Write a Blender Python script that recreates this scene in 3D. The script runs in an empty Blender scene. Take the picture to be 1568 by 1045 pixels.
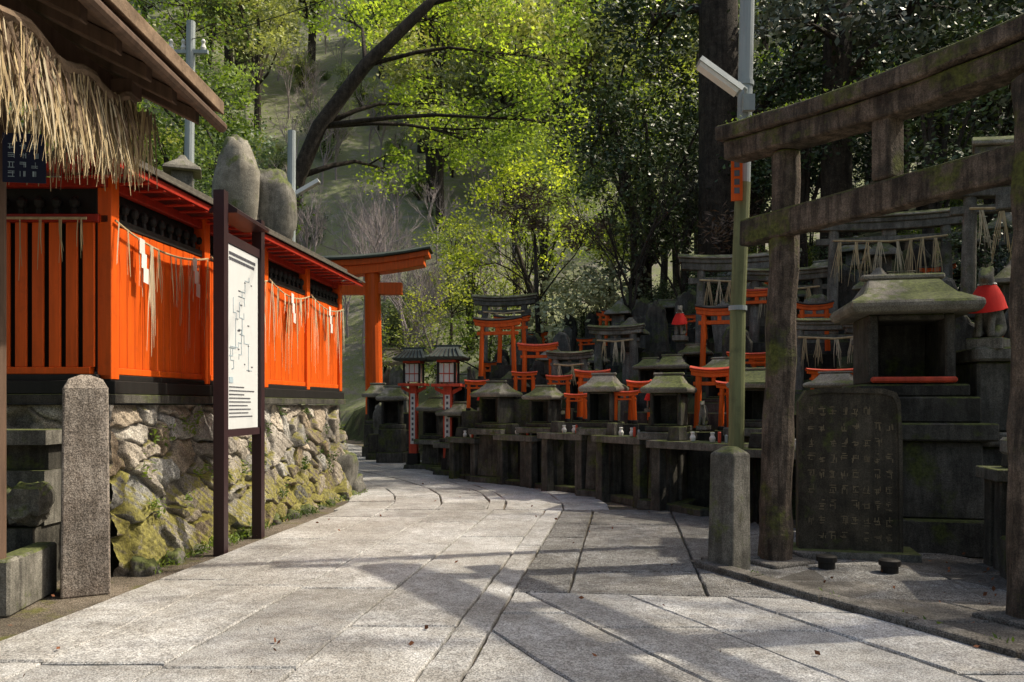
import bpy, math, random
import numpy as np
from mathutils import Matrix, Vector, noise
random.seed(7); rng=np.random.default_rng(11)
sc=bpy.context.scene
R=math.radians
# ---------------------------------------------------------------- materials
MATS={}
def newmat(name):
    m=bpy.data.materials.new(name); m.use_nodes=True
    nt=m.node_tree; b=nt.nodes['Principled BSDF']; MATS[name]=m
    return m,nt,b
def N(nt,t,**k):
    n=nt.nodes.new(t)
    for a,v in k.items(): setattr(n,a,v)
    return n
def ramp(nt,src,p0,c0,p1,c1):
    r=N(nt,'ShaderNodeValToRGB'); e=r.color_ramp.elements
    e[0].position=p0; e[0].color=(*c0,1); e[1].position=p1; e[1].color=(*c1,1)
    nt.links.new(src,r.inputs[0]); return r.outputs[0]
def mixc(nt,fac,a,b,mode='MIX'):
    m=N(nt,'ShaderNodeMix',data_type='RGBA',blend_type=mode)
    for s,v in ((0,fac),(6,a),(7,b)):
        if hasattr(v,'is_linked') or hasattr(v,'links'): nt.links.new(v,m.inputs[s])
        elif isinstance(v,(int,float)): m.inputs[s].default_value=v
        else: m.inputs[s].default_value=(*v,1)
    return m.outputs[2]
def noi(nt,vec,scale,detail=4,rough=.6):
    n=N(nt,'ShaderNodeTexNoise'); n.inputs['Scale'].default_value=scale
    n.inputs['Detail'].default_value=detail; n.inputs['Roughness'].default_value=rough
    nt.links.new(vec,n.inputs['Vector']); return n.outputs['Fac']
def stone(name,c0,c1,moss=0,mosscol=(.09,.11,.025),sc1=3,speck=.25,bump=.35,rough=.9,dark=(.03,.03,.025),darkamt=.5,island=0.0,attr=None,lowmoss=0,streak=0,stain=0):
    m,nt,b=newmat(name)
    g=N(nt,'ShaderNodeNewGeometry'); pos=g.outputs['Position']
    n1=noi(nt,pos,sc1,4,.68)
    col=ramp(nt,n1,.3,c0,.7,c1)
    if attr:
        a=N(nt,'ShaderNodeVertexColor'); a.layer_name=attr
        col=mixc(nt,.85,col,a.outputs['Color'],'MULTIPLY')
    if speck:
        s=ramp(nt,noi(nt,pos,110,1,.8),.38,(1-speck*1.6,)*3,.62,(1+speck*.3,)*3)
        col=mixc(nt,1.0,col,s,'MULTIPLY')
        s=ramp(nt,noi(nt,pos,17,2,.7),.35,(1-speck*.7,1-speck*.75,1-speck*.8),.6,(1,)*3)
        col=mixc(nt,1.0,col,s,'MULTIPLY')
    if stain:
        s=ramp(nt,noi(nt,pos,.9,5,.72),.42,(1-stain,1-stain*1.08,1-stain*1.2),.6,(1,)*3)
        col=mixc(nt,1.0,col,s,'MULTIPLY')
    if darkamt:
        d=ramp(nt,noi(nt,pos,sc1*.45,4,.7),.48,(0,0,0),.7,(1,1,1))
        dm=N(nt,'ShaderNodeMath',operation='MULTIPLY'); nt.links.new(d,dm.inputs[0]); dm.inputs[1].default_value=darkamt
        col=mixc(nt,dm.outputs[0],col,dark)
    if streak:
        mp=N(nt,'ShaderNodeMapping'); mp.inputs['Scale'].default_value=(12,12,1.6); nt.links.new(pos,mp.inputs[0])
        s=ramp(nt,noi(nt,mp.outputs[0],1.2,3,.7),.40,(1-streak,)*3,.58,(1.1,)*3)
        col=mixc(nt,1.0,col,s,'MULTIPLY')
    if island:
        ri=ramp(nt,g.outputs['Random Per Island'],0,(1-island,)*3,1,(1,)*3)
        col=mixc(nt,1.0,col,ri,'MULTIPLY')
    if moss:
        sp=N(nt,'ShaderNodeSeparateXYZ'); nt.links.new(g.outputs['Normal'],sp.inputs[0])
        mm=N(nt,'ShaderNodeMath',operation='MULTIPLY_ADD'); nt.links.new(sp.outputs[2],mm.inputs[0]); mm.inputs[1].default_value=.22
        nt.links.new(noi(nt,pos,2.3,5,.7),mm.inputs[2]); ms=mm.outputs[0]
        if lowmoss:
            sp2=N(nt,'ShaderNodeSeparateXYZ'); nt.links.new(pos,sp2.inputs[0])
            m3=N(nt,'ShaderNodeMath',operation='MULTIPLY_ADD'); nt.links.new(sp2.outputs[2],m3.inputs[0]); m3.inputs[1].default_value=-lowmoss; nt.links.new(ms,m3.inputs[2])
            m4=N(nt,'ShaderNodeMath',operation='ADD'); nt.links.new(m3.outputs[0],m4.inputs[0]); m4.inputs[1].default_value=lowmoss*.62; ms=m4.outputs[0]
        f=ramp(nt,ms,.62-.12*moss,(0,0,0),.72-.12*moss,(1,1,1))
        mc=ramp(nt,noi(nt,pos,30,2,.7),.3,tuple(x*.45 for x in mosscol),.7,tuple(x*1.5 for x in mosscol))
        fm=N(nt,'ShaderNodeMath',operation='MULTIPLY'); nt.links.new(f,fm.inputs[0]); fm.inputs[1].default_value=.85
        col=mixc(nt,fm.outputs[0],col,mc)
    nt.links.new(col,b.inputs['Base Color']); b.inputs['Roughness'].default_value=rough
    b.inputs['Specular IOR Level'].default_value=.3
    bp=N(nt,'ShaderNodeBump'); bp.inputs['Strength'].default_value=bump; bp.inputs['Distance'].default_value=.02
    nt.links.new(noi(nt,pos,38,3,.8),bp.inputs['Height']); nt.links.new(bp.outputs[0],b.inputs['Normal'])
    return m
def paint(name,c,var=.25,rough=.5,grain=True,dirt=.35):
    m,nt,b=newmat(name)
    g=N(nt,'ShaderNodeNewGeometry'); pos=g.outputs['Position']
    c0=tuple(x*(1-var) for x in c)
    mp=N(nt,'ShaderNodeMapping'); mp.inputs['Scale'].default_value=(9,9,.8 if grain else 9); nt.links.new(pos,mp.inputs[0])
    col=ramp(nt,noi(nt,mp.outputs[0],2,3,.65),.3,c0,.7,c)
    d=ramp(nt,noi(nt,pos,5,5,.75),.55,(0,0,0),.78,(1,1,1))
    dm=N(nt,'ShaderNodeMath',operation='MULTIPLY'); nt.links.new(d,dm.inputs[0]); dm.inputs[1].default_value=dirt
    col=mixc(nt,dm.outputs[0],col,tuple(x*.3+.012 for x in c))
    ri=ramp(nt,g.outputs['Random Per Island'],0,(.8,)*3,1,(1,)*3)
    col=mixc(nt,1.0,col,ri,'MULTIPLY')
    nt.links.new(col,b.inputs['Base Color']); b.inputs['Roughness'].default_value=rough
    b.inputs['Specular IOR Level'].default_value=.3
    return m
def leafmat(name,c0,c1,trans=.45,scale=.5,rough=.5):
    m,nt,b=newmat(name)
    g=N(nt,'ShaderNodeNewGeometry'); 
    col=ramp(nt,g.outputs['Random Per Island'],0,c0,1,c1)
    n=ramp(nt,noi(nt,g.outputs['Position'],scale,1,.6),.35,(.45,.5,.55),.65,(1.3,1.22,1.1))
    col=mixc(nt,1.0,col,n,'MULTIPLY')
    oi=N(nt,'ShaderNodeObjectInfo')
    o=ramp(nt,oi.outputs['Random'],0,(.65,.78,.85),1,(1.25,1.15,.9))
    col=mixc(nt,1.0,col,o,'MULTIPLY')
    nt.links.new(col,b.inputs['Base Color']); b.inputs['Roughness'].default_value=rough
    b.inputs['Specular IOR Level'].default_value=.45
    if trans>0:
        t=N(nt,'ShaderNodeBsdfTranslucent')
        tc=mixc(nt,1.0,col,(1.45,1.5,.6),'MULTIPLY'); nt.links.new(tc,t.inputs[0])
        mx=N(nt,'ShaderNodeMixShader'); mx.inputs[0].default_value=trans
        nt.links.new(b.outputs[0],mx.inputs[1]); nt.links.new(t.outputs[0],mx.inputs[2])
        out=nt.nodes['Material Output']; nt.links.new(mx.outputs[0],out.inputs[0])
    return m
stone('stone_dark',(.04,.038,.032),(.17,.16,.135),moss=.6,darkamt=.6,island=.45,streak=.35,mosscol=(.07,.085,.02))
stone('stone_grey',(.13,.125,.105),(.34,.325,.285),moss=.4,darkamt=.5,island=.3,streak=.3)
stone('stone_roof',(.20,.185,.15),(.46,.43,.36),moss=.2,darkamt=.5,island=.25)
stone('stone_torii',(.07,.052,.038),(.24,.185,.14),moss=.75,darkamt=.85,sc1=5,bump=.7,streak=.55,mosscol=(.09,.10,.02))
stone('stone_tablet',(.05,.043,.03),(.13,.11,.08),moss=.3,darkamt=.5,sc1=4,streak=.3)
stone('stone_post',(.30,.25,.21),(.54,.48,.42),darkamt=.35,speck=.4,streak=.3,dark=(.2,.12,.08))
stone('slab',(.60,.60,.59),(.84,.84,.83),darkamt=.22,speck=.38,dark=(.34,.33,.31),island=.22,bump=.5,rough=.62,stain=.28)
stone('slab_rough',(.34,.34,.335),(.60,.60,.59),darkamt=.35,speck=.55,dark=(.2,.195,.18),island=.25,bump=1.0,rough=.66,stain=.28)
stone('slab_yard',(.17,.16,.145),(.36,.345,.32),darkamt=.45,speck=.4,island=.3,stain=.3)
stone('ground_dirt',(.15,.125,.095),(.34,.29,.23),darkamt=.45,speck=.5,sc1=1.6,dark=(.06,.055,.035),bump=.8,moss=-1.1,mosscol=(.12,.12,.03))
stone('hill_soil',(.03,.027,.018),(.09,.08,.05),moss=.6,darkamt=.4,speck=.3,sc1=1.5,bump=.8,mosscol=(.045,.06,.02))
stone('far_hill_hazy',(.20,.19,.15),(.40,.38,.33),darkamt=.4,speck=.2,sc1=.6,bump=.8,moss=.3,mosscol=(.20,.23,.10),dark=(.11,.11,.075))  # mottled scrub-grey slope, with distance haze painted in as a paler colour
stone('rubble',(.38,.35,.31),(.80,.77,.70),moss=.40,darkamt=.35,speck=.35,attr='Col',mosscol=(.22,.20,.04),sc1=3.5,bump=.9,lowmoss=.26,dark=(.10,.09,.07))
stone('bark',(.035,.028,.021),(.11,.088,.068),darkamt=.3,speck=.4,sc1=6,bump=.9,streak=.4)
stone('thatch_brown',(.12,.08,.05),(.30,.21,.14),darkamt=.3,speck=0,sc1=8)
paint('vermilion',(.92,.135,.010),var=.28,rough=.45,dirt=.35)
paint('vermilion_old',(.74,.095,.045),var=.4,rough=.55,dirt=.5)
paint('red_trim',(.50,.035,.015),var=.3)
paint('black_wood',(.022,.02,.018),var=.4,rough=.6)
paint('sign_brown',(.05,.027,.03),var=.2,rough=.4,dirt=.15)
paint('wood_brown',(.16,.10,.068),var=.5,rough=.7)
paint('shingle',(.15,.135,.11),var=.5,rough=.8,grain=False)
paint('copper_roof',(.085,.105,.09),var=.4,rough=.6,grain=False)
paint('plaster_white',(.8,.79,.75),var=.08,rough=.6,dirt=.08)
paint('sign_paper',(.80,.83,.84),var=.03,rough=.4,dirt=.02)
paint('ink_blue',(.48,.60,.68),var=.1); paint('ink_black',(.12,.12,.14),var=.1)
paint('metal_grey',(.38,.43,.44),var=.2,rough=.45,dirt=.35)
paint('pole_green',(.24,.26,.12),var=.45,rough=.6,dirt=.7)
paint('lamp_white',(.85,.85,.82),var=.05,rough=.3,dirt=.15)
paint('navy_cloth',(.02,.025,.06),var=.2,rough=.9)
paint('red_cloth',(.75,.025,.015),var=.2,rough=.85)
paint('straw',(.66,.51,.29),var=.4,rough=.9)
paint('straw_pale',(.75,.64,.44),var=.35,rough=.9)
paint('brown_leaf',(.24,.09,.04),var=.4,rough=.8)
paint('faded_gilt',(.28,.22,.13),var=.5,dirt=.9)
leafmat('leaf_maple',(.32,.41,.06),(.58,.63,.13),trans=.6,scale=.4)
leafmat('leaf_dark',(.030,.058,.020),(.11,.16,.05),trans=0,rough=.42)
leafmat('leaf_mid',(.08,.14,.03),(.22,.30,.065),trans=.4)
leafmat('leaf_pale',(.27,.33,.24),(.52,.59,.46),trans=0)
leafmat('leaf_olive',(.20,.26,.07),(.37,.43,.13),trans=.45)
leafmat('leaf_far_hazy',(.22,.27,.14),(.42,.47,.28),trans=.3,scale=.2)  # paler than near leaves: distance haze is put into the leaf colour
leafmat('leaf_blue',(.06,.085,.075),(.18,.23,.22),trans=0,rough=.4)
leafmat('leaf_dead',(.09,.06,.05),(.20,.14,.11),trans=0)
paint('twig_grey',(.42,.36,.36),var=.4,rough=.9,grain=False)
# ---------------------------------------------------------------- mesh builder
class MB:
    def __init__(s): s.v=[];s.f=[];s.m=[];s.M=Matrix()
    def at(s,x=0,y=0,z=0,rz=0,sc=1,ry=0,rx=0):
        s.M=Matrix.Translation((x,y,z))@Matrix.Rotation(R(rz),4,'Z')@Matrix.Rotation(R(ry),4,'Y')@Matrix.Rotation(R(rx),4,'X')@Matrix.Scale(sc,4); return s
    def add(s,vs,fs,mat):
        o=len(s.v); s.v+= [tuple(s.M@Vector(p)) for p in vs]
        for f in fs: s.f.append(tuple(i+o for i in f)); s.m.append(mat)
    def loft(s,rings,mat,cap=True):
        n=len(rings[0]); vs=[p for r in rings for p in r]; fs=[]
        for k in range(len(rings)-1):
            for i in range(n):
                j=(i+1)%n; fs.append((k*n+i,k*n+j,(k+1)*n+j,(k+1)*n+i))
        if cap: fs.append(tuple(reversed(range(n)))); fs.append(tuple((len(rings)-1)*n+i for i in range(n)))
        s.add(vs,fs,mat)
    def rects(s,spec,mat,cx=0,cy=0):
        s.loft([[(cx-a,cy-b,z),(cx+a,cy-b,z),(cx+a,cy+b,z),(cx-a,cy+b,z)] for a,b,z in spec],mat)
    def box(s,x0,x1,y0,y1,z0,z1,mat):
        s.loft([[(x0,y0,z),(x1,y0,z),(x1,y1,z),(x0,y1,z)] for z in (z0,z1)],mat)
    def tube(s,pts,rad,mat,n=10,jit=0):
        rings=[]; pts=[Vector(p) for p in pts]
        if not isinstance(rad,(list,tuple)): rad=[rad]*len(pts)
        for k,p in enumerate(pts):
            t=(pts[min(k+1,len(pts)-1)]-pts[max(k-1,0)]).normalized()
            a=t.cross(Vector((0.13,1,0.07)) if abs(t.y)<.9 else Vector((1,0.1,0))).normalized(); b=t.cross(a)
            rings.append([tuple(p+(a*math.cos(q)+b*math.sin(q))*rad[k]*(1+random.uniform(-jit,jit))) for q in [2*math.pi*i/n for i in range(n)]])
        s.loft(rings,mat)
    def lathe(s,prof,mat,n=12,cx=0,cy=0):
        s.loft([[(cx+r*math.cos(2*math.pi*i/n),cy+r*math.sin(2*math.pi*i/n),z) for i in range(n)] for r,z in prof],mat)
    def beam(s,pts,hy,mat,cut=0):
        s.loft([[(x,-hy,zb),(x,hy,zb),(x,hy,zt),(x,-hy,zt)] for x,zb,zt in pts],mat)
    def build(s,name,parent=None,bevel=0,smooth=False,seg=1):
        me=bpy.data.meshes.new(name); me.from_pydata(s.v,[],s.f)
        ms=[]; 
        for m in s.m:
            if m not in ms: ms.append(m)
        for m in ms: me.materials.append(MATS[m])
        me.polygons.foreach_set('material_index',[ms.index(m) for m in s.m])
        if smooth: me.polygons.foreach_set('use_smooth',[True]*len(me.polygons))
        me.update()
        o=bpy.data.objects.new(name,me); sc.collection.objects.link(o)
        if parent: o.parent=parent
        if bevel:
            b=o.modifiers.new('b','BEVEL'); b.width=bevel; b.segments=seg; b.limit_method='ANGLE'; b.angle_limit=R(40)
        return o
def empty(name,loc=(0,0,0)):
    e=bpy.data.objects.new(name,None); e.empty_display_size=.2; e.location=loc; sc.collection.objects.link(e); return e
# ---------------------------------------------------------------- terrain
def segd(P,X,Y):
    best=np.full(X.shape,1e9); sgn=np.ones(X.shape)
    for (ax,ay),(bx,by) in zip(P[:-1],P[1:]):
        dx,dy=bx-ax,by-ay; L=dx*dx+dy*dy
        t=np.clip(((X-ax)*dx+(Y-ay)*dy)/L,0,1)
        d=np.hypot(X-ax-t*dx,Y-ay-t*dy); c=(X-ax)*dy-(Y-ay)*dx
        u=d<best-1e-9; best=np.where(u,d,best); sgn=np.where(u,np.sign(c),sgn)
    return best*sgn
PR=[(5.2,-12),(4.9,3),(4.4,6.2),(3.2,8.0),(2.3,8.9),(1.1,11.2),(-.5,13.2),(-1.9,16.5),(-3.1,22),(-6,28),(-20,42)]
PL=[(-10,-12),(-9,8),(-8.5,13),(-8.5,20),(-11,26),(-24,40)]
def H(X,Y):
    X=np.asarray(X,float);Y=np.asarray(Y,float)
    d=segd(PR,X,Y)
    st=np.clip((d-.5)/.7,0,1)
    hr=np.where(d>0,1.15*st*st*(3-2*st)+.42*np.clip(d-1.2,0,14)+.15*np.clip(d-15.2,0,60),0)
    e=-segd(PL,X,Y); hl=np.where(e>0,.5*np.clip(e,0,20),0)
    hb=np.clip(Y-30,0,200)*.8
    h=np.maximum(np.maximum(hr,hl),hb)
    h=h+np.where(h>.3,(np.sin(X*.9+1)*np.cos(Y*.7)*.18+np.sin(X*.23)*np.cos(Y*.19+2)*.8*np.clip((h-3)/6,0,1)),0)
    return h
def h1(x,y): return float(H(np.array([x]),np.array([y]))[0])
xs=np.concatenate([np.linspace(-300,-26,18),np.linspace(-25,30,150),np.linspace(31,300,18)])
ys=np.concatenate([np.linspace(-200,-13,10),np.linspace(-12,45,150),np.linspace(46,400,40)])
XX,YY=np.meshgrid(xs,ys); ZZ=H(XX,np.minimum(YY,200)); 
nx,ny=len(xs),len(ys)
verts=np.stack([XX,YY,ZZ],-1).reshape(-1,3)
fa=[(j*nx+i,j*nx+i+1,(j+1)*nx+i+1,(j+1)*nx+i) for j in range(ny-1) for i in range(nx-1)]
me=bpy.data.meshes.new('ground'); me.from_pydata(verts.tolist(),[],fa)
for k in ('ground_dirt','hill_soil','far_hill_hazy'): me.materials.append(MATS[k])
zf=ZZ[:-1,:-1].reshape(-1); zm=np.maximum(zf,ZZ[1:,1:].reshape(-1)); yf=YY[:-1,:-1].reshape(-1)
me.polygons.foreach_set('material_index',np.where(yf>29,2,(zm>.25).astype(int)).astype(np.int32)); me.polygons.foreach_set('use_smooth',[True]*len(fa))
g=bpy.data.objects.new('ground',me); sc.collection.objects.link(g)
# ---------------------------------------------------------------- paving
def clip(poly,a,b,c):
    out=[]
    for i in range(len(poly)):
        p,q=poly[i],poly[(i+1)%len(poly)]; fp=a*p[0]+b*p[1]+c; fq=a*q[0]+b*q[1]+c
        if fp>=0: out.append(p)
        if (fp>=0)!=(fq>=0):
            t=fp/(fp-fq); out.append((p[0]+t*(q[0]-p[0]),p[1]+t*(q[1]-p[1])))
    return out
def shrink(poly,g):
    n=len(poly)
    if n<3: return []
    A=sum(poly[i][0]*poly[(i+1)%n][1]-poly[(i+1)%n][0]*poly[i][1] for i in range(n))/2
    if abs(A)<.02: return []
    if A<0: poly=poly[::-1]
    out=list(poly)
    for i in range(n):
        (x0,y0),(x1,y1)=poly[i],poly[(i+1)%n]; L=math.hypot(x1-x0,y1-y0)
        if L<1e-5: continue
        nx_,ny_=-(y1-y0)/L,(x1-x0)/L
        out=clip(out,nx_,ny_,-(nx_*x0+ny_*y0)-g)
        if len(out)<3: return []
    return out
def wob(p):
    out=[]
    for i in range(len(p)):
        (x0,y0),(x1,y1)=p[i],p[(i+1)%len(p)]; L=math.hypot(x1-x0,y1-y0); n=max(1,int(L/.09))
        for k in range(n):
            t=k/n; a=.0045 if k else .003
            out.append((x0+(x1-x0)*t+random.uniform(-a,a),y0+(y1-y0)*t+random.uniform(-a,a)))
    return out
def slab(mb,poly,mat,z=.03,gap=.008):
    p=shrink(poly,gap+random.uniform(-.002,.004))
    if len(p)<3: return
    zz=z+random.uniform(-.004,.004); p=wob(p)
    cx=sum(q[0] for q in p)/len(p); cy=sum(q[1] for q in p)/len(p)
    def ins(q,d): 
        L=math.hypot(q[0]-cx,q[1]-cy); return (q[0]-(q[0]-cx)*d/L,q[1]-(q[1]-cy)*d/L)
    tx,ty=random.uniform(-.002,.002),random.uniform(-.002,.002)
    mb.loft([[(x,y,.002) for x,y in p],[(x,y,zz-.009) for x,y in p],[(x,y,zz+tx*(x-cx)+ty*(y-cy)) for x,y in [ins(q,.009) for q in p]]],mat)
def pave(mb,origin,slope,widths,lens,planes,mat,x0,gap=.008):
    x=x0
    for w in widths:
        y=-2+random.uniform(-.8,0)
        while y<14:
            L=random.uniform(*lens); 
            f=lambda xx,yy:(origin[0]+xx+slope*(yy-origin[1]),yy)
            poly=[f(x,y),f(x+w,y),f(x+w,y+L),f(x,y+L)]
            for pl in planes: 
                poly=clip(poly,*pl)
                if len(poly)<3: break
            if len(poly)>=3: slab(mb,poly,mat,gap=gap)
            y+=L
        x+=w
S1=.142; ln=lambda x,y,s:(1,-s,-(x-s*y))
neg=lambda p:tuple(-q for q in p)
mb=MB()
pave(mb,(-.42,3.59),S1,[.62,.58,.62,.66,.6,.64,.6],(1.1,1.9),[neg(ln(-.42,3.59,S1)),(0,-1,9.3),ln(-2.45,5.8,.12)],'slab',-4.32)
pave(mb,(-.42,3.59),S1,[.2],(1.4,2.2),[(0,-1,9.3)],'slab',0)
S2=-.46
BL=ln(-.22,3.59,S1)
pave(mb,(.3,5.1),S2,[.62,.55,.66,.6,.62,.6,.62,.62,.62],(.9,1.7),[BL,(-.09,-1,5.2),neg(ln(1.49,5.75,-.495))],'slab',-2.6)
pave(mb,(-.22,3.59),S1,[.36,.9,.85,.9,.9],(.9,1.6),[BL,(.09,1,-5.2),(0,-1,9.3),(-1,-.55,7.15)],'slab_rough',0)
mb.build('stone_path')
mb=MB()
CP=[(-.35,9.3),(-.35,10.4),(-.75,12),(-1.6,13.8),(-2.9,16),(-4.0,18.5),(-5.0,21),(-6.0,23.5),(-8,27),(-11,30)]
def cpt(t):
    t=max(0,min(len(CP)-1.001,t)); i=int(t); f=t-i
    P=[CP[max(i-1,0)],CP[i],CP[min(i+1,len(CP)-1)],CP[min(i+2,len(CP)-1)]]
    r=[]
    for k in (0,1):
        a,b,c,d=[q[k] for q in P]; r.append(.5*((2*b)+(-a+c)*f+(2*a-5*b+4*c-d)*f*f+(-a+3*b-3*c+d)*f**3))
    return r
def cuv(u,t):
    p=cpt(t); q=cpt(t+.05); o=cpt(t-.05); dx,dy=q[0]-o[0],q[1]-o[1]; L=math.hypot(dx,dy) or 1
    if t<.3: dx,dy,L=0,1,1
    return (p[0]+u*dy/L,p[1]-u*dx/L)
us=[-1.75,-1.15,-.55,.05,.25,.95,1.5]
for a,b in zip(us[:-1],us[1:]):
    t=0.02
    while t<8.9:
        dt=random.uniform(.55,1.0)*(.9 if t<2 else .6)
        poly=[cuv(a,t),cuv(b,t),cuv(b,min(t+dt,8.95)),cuv(a,min(t+dt,8.95))]
        slab(mb,poly,'slab'); t+=dt
mb.build('stone_path_bend')
mb=MB()
def kerbline(mb,p,q,w,h,mat,seg=1.0,z0=0):
    L=math.dist(p,q); n=max(1,round(L/seg)); ang=math.degrees(math.atan2(q[1]-p[1],q[0]-p[0]))
    for i in range(n):
        mb.at(p[0]+(q[0]-p[0])*i/n,p[1]+(q[1]-p[1])*i/n,0,ang+random.uniform(-.7,.7))
        mb.box(.008,L/n-.008,-w/2,w/2,z0,z0+h+random.uniform(-.01,.01),mat)
kerbline(mb,(1.42,6.05),(2.75,3.3),.13,.075,'slab_yard',.6)
kerbline(mb,(1.47,6.12),(3.0,6.5),.14,.08,'slab_yard',.7)
mb.build('stone_kerb',bevel=.014,seg=2)
mb=MB()
pave(mb,(1.6,5.75),-.46,[.7,.7,.7,.7,.7],(.8,1.3),[ln(1.54,5.75,-.485),(0,-1,6.3),(0,1,-1.5),(-1,0,5.4)],'slab_yard',0,gap=.009)
mb.build('yard_paving')
mb=MB()
kerbline(mb,(.95,11.1),(2.15,8.75),.2,.10,'stone_dark',.8); kerbline(mb,(-.7,13.1),(.95,11.1),.2,.10,'stone_dark',.8); kerbline(mb,(-2.1,16.4),(-.7,13.1),.2,.1,'stone_dark',.8)
mb.build('edging_stones',bevel=.012)
# ---------------------------------------------------------------- retaining wall
def rubble_wall(name,p0,p1,h,batter,nu,nv,seeds,seed,b0=1,b1=1):
    rg=np.random.default_rng(seed); L=math.dist(p0,p1)
    U,V=np.meshgrid(np.linspace(0,L,nu),np.linspace(0,1,nv))
    sd=np.stack([rg.uniform(-.2,L+.2,seeds),rg.uniform(-.1,h+.1,seeds)],1)
    rag=rg.uniform(.8,1.25,seeds)
    Wx=U+.03*np.sin(V*h*9+U*3)+.012*np.sin(V*37+U*11); Wz=V*h+.03*np.sin(U*7+V*4)+.012*np.sin(U*29)
    D=(np.abs((Wx[...,None]-sd[:,0])*.8)**1.5+np.abs((Wz[...,None]-sd[:,1])*1.25)**1.5)**(1/1.5)*rag
    idx=np.argsort(D,-1)[...,:2]; d1=np.take_along_axis(D,idx[...,:1],-1)[...,0]; d2=np.take_along_axis(D,idx[...,1:2],-1)[...,0]
    e=np.clip((d2-d1)/.045,0,1); e=e*e*(3-2*e); off=rg.uniform(-.02,.035,seeds)[idx[...,0]]
    tz=rg.uniform(-.28,.28,(seeds,2))[idx[...,0]]
    loc=np.stack([Wx-sd[idx[...,0],0],Wz-sd[idx[...,0],1]],-1)
    disp=e*(.035+off)+e*(tz*loc).sum(-1)-.01
    disp+= (.008*np.sin(U*41+V*17)*np.cos(V*53)+.006*np.sin(U*97+V*61)*np.sin(V*83-U*23))*e
    topf=np.clip((1-V)/.04,0,1); disp*=topf
    bt=batter*np.clip(np.minimum(U/L*6+b0,(L-U)/L*6+b1),0,1)
    base=bt*(1-V)**1.3+disp
    dx,dy=(p1[0]-p0[0])/L,(p1[1]-p0[1])/L; nx_,ny_=dy,-dx
    X=p0[0]+dx*U+nx_*base; Y=p0[1]+dy*U+ny_*base; Z=V*h-.02
    cc=rg.uniform(.35,.95,seeds)[idx[...,0]]; warm=rg.uniform(-.03,.14,seeds)[idx[...,0]]
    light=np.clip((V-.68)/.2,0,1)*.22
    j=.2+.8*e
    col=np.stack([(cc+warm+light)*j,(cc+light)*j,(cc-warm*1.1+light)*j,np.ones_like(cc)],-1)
    vs=np.stack([X,Y,Z],-1).reshape(-1,3)
    fs=[(b*nu+a,b*nu+a+1,(b+1)*nu+a+1,(b+1)*nu+a) for b in range(nv-1) for a in range(nu-1)]
    me=bpy.data.meshes.new(name); me.from_pydata(vs.tolist(),[],fs); me.materials.append(MATS['rubble'])
    ca=me.color_attributes.new('Col','FLOAT_COLOR','POINT'); ca.data.foreach_set('color',np.clip(col,0,1.3).reshape(-1).astype(np.float32))
    me.polygons.foreach_set('use_smooth',[True]*len(fs))
    o=bpy.data.objects.new(name,me); sc.collection.objects.link(o); return o
rw=empty('retaining_wall')
A0=(-3.02,5.8); A1=(-2.42,11.15)
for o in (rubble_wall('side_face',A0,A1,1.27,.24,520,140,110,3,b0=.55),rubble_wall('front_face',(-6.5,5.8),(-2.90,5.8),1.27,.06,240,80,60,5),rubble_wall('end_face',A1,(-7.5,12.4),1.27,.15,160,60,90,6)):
    o.parent=rw
mb=MB()
mb.add([(-6.5,5.75,1.255),(-3.0,5.75,1.255),(-2.4,11.2,1.255),(-7.5,12.5,1.255)],[(0,1,2,3)],'ground_dirt')
mb.build('terrace_soil',rw)
def rock(mb,x,y,z,sx,sy,sz,mat,seed,n=18,m=12,amp=.45):
    rings=[]
    for k in range(m+1):
        ph=math.pi*(k/m)*.999+.0005; ring=[]
        for i in range(n):
            th=2*math.pi*i/n; d=Vector((math.sin(ph)*math.cos(th),math.sin(ph)*math.sin(th),-math.cos(ph)))
            q=1+amp*noise.noise(d*1.6+Vector((seed*7.1,seed,0)))+.16*noise.noise(d*4.1+Vector((0,seed*3.3,seed)))
            s_=lambda v:math.copysign(abs(v)**.8,v)
            ring.append((x+s_(d.x)*sx*q,y+s_(d.y)*sy*q,z+s_(d.z)*sz*q))
        rings.append(ring)
    mb.loft(rings,mat,cap=False)
mb=MB()
for i in range(14):
    t=i/13; x=A0[0]+.27+(A1[0]-A0[0])*t; y=A0[1]+.1+(A1[1]-A0[1])*t
    r=random.uniform(.05,.10); rock(mb,x+random.uniform(-.05,.03),y,r*.2,r,r*1.3,r*random.uniform(.6,1.1),'stone_grey',i+3)
rock(mb,-2.38,10.9,.30,.22,.3,.38,'stone_grey',51); rock(mb,-2.22,11.1,.10,.16,.2,.2,'stone_grey',52); rock(mb,-2.6,11.35,.3,.3,.25,.45,'stone_dark',57)
mb.build('base_boulders',rw,smooth=True)
# ---------------------------------------------------------------- vermilion fence
fd=math.degrees(math.atan2(A1[1]-A0[1],A1[0]-A0[0])); FL=math.dist(A0,A1)-.1
fe=empty('vermilion_fence')
def straws(mb,x,y,z,L,n,spr,mat='straw',w=.007):
    for i in range(n):
        a=random.uniform(-spr,spr); b=random.uniform(-spr*.5,spr*.5); l=L*random.uniform(.5,1.1); x0=x+random.uniform(-.02,.02); ph=random.uniform(-.6,.6)
        c,s_=math.cos(ph)*w/2,math.sin(ph)*w/2
        mx_=x0+a*l*.6; my=y+b*l*.5-.006*random.random(); ex=x0+a*l*.9+random.uniform(-.02,.02)
        mb.add([(x0-c,y-s_,z),(x0+c,y+s_,z),(mx_+c,my+s_,z-l*.55),(mx_-c,my-s_,z-l*.55),(ex+c*.5,my,z-l),(ex-c*.5,my,z-l)],[(0,1,2,3),(3,2,4,5)],mat)
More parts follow.
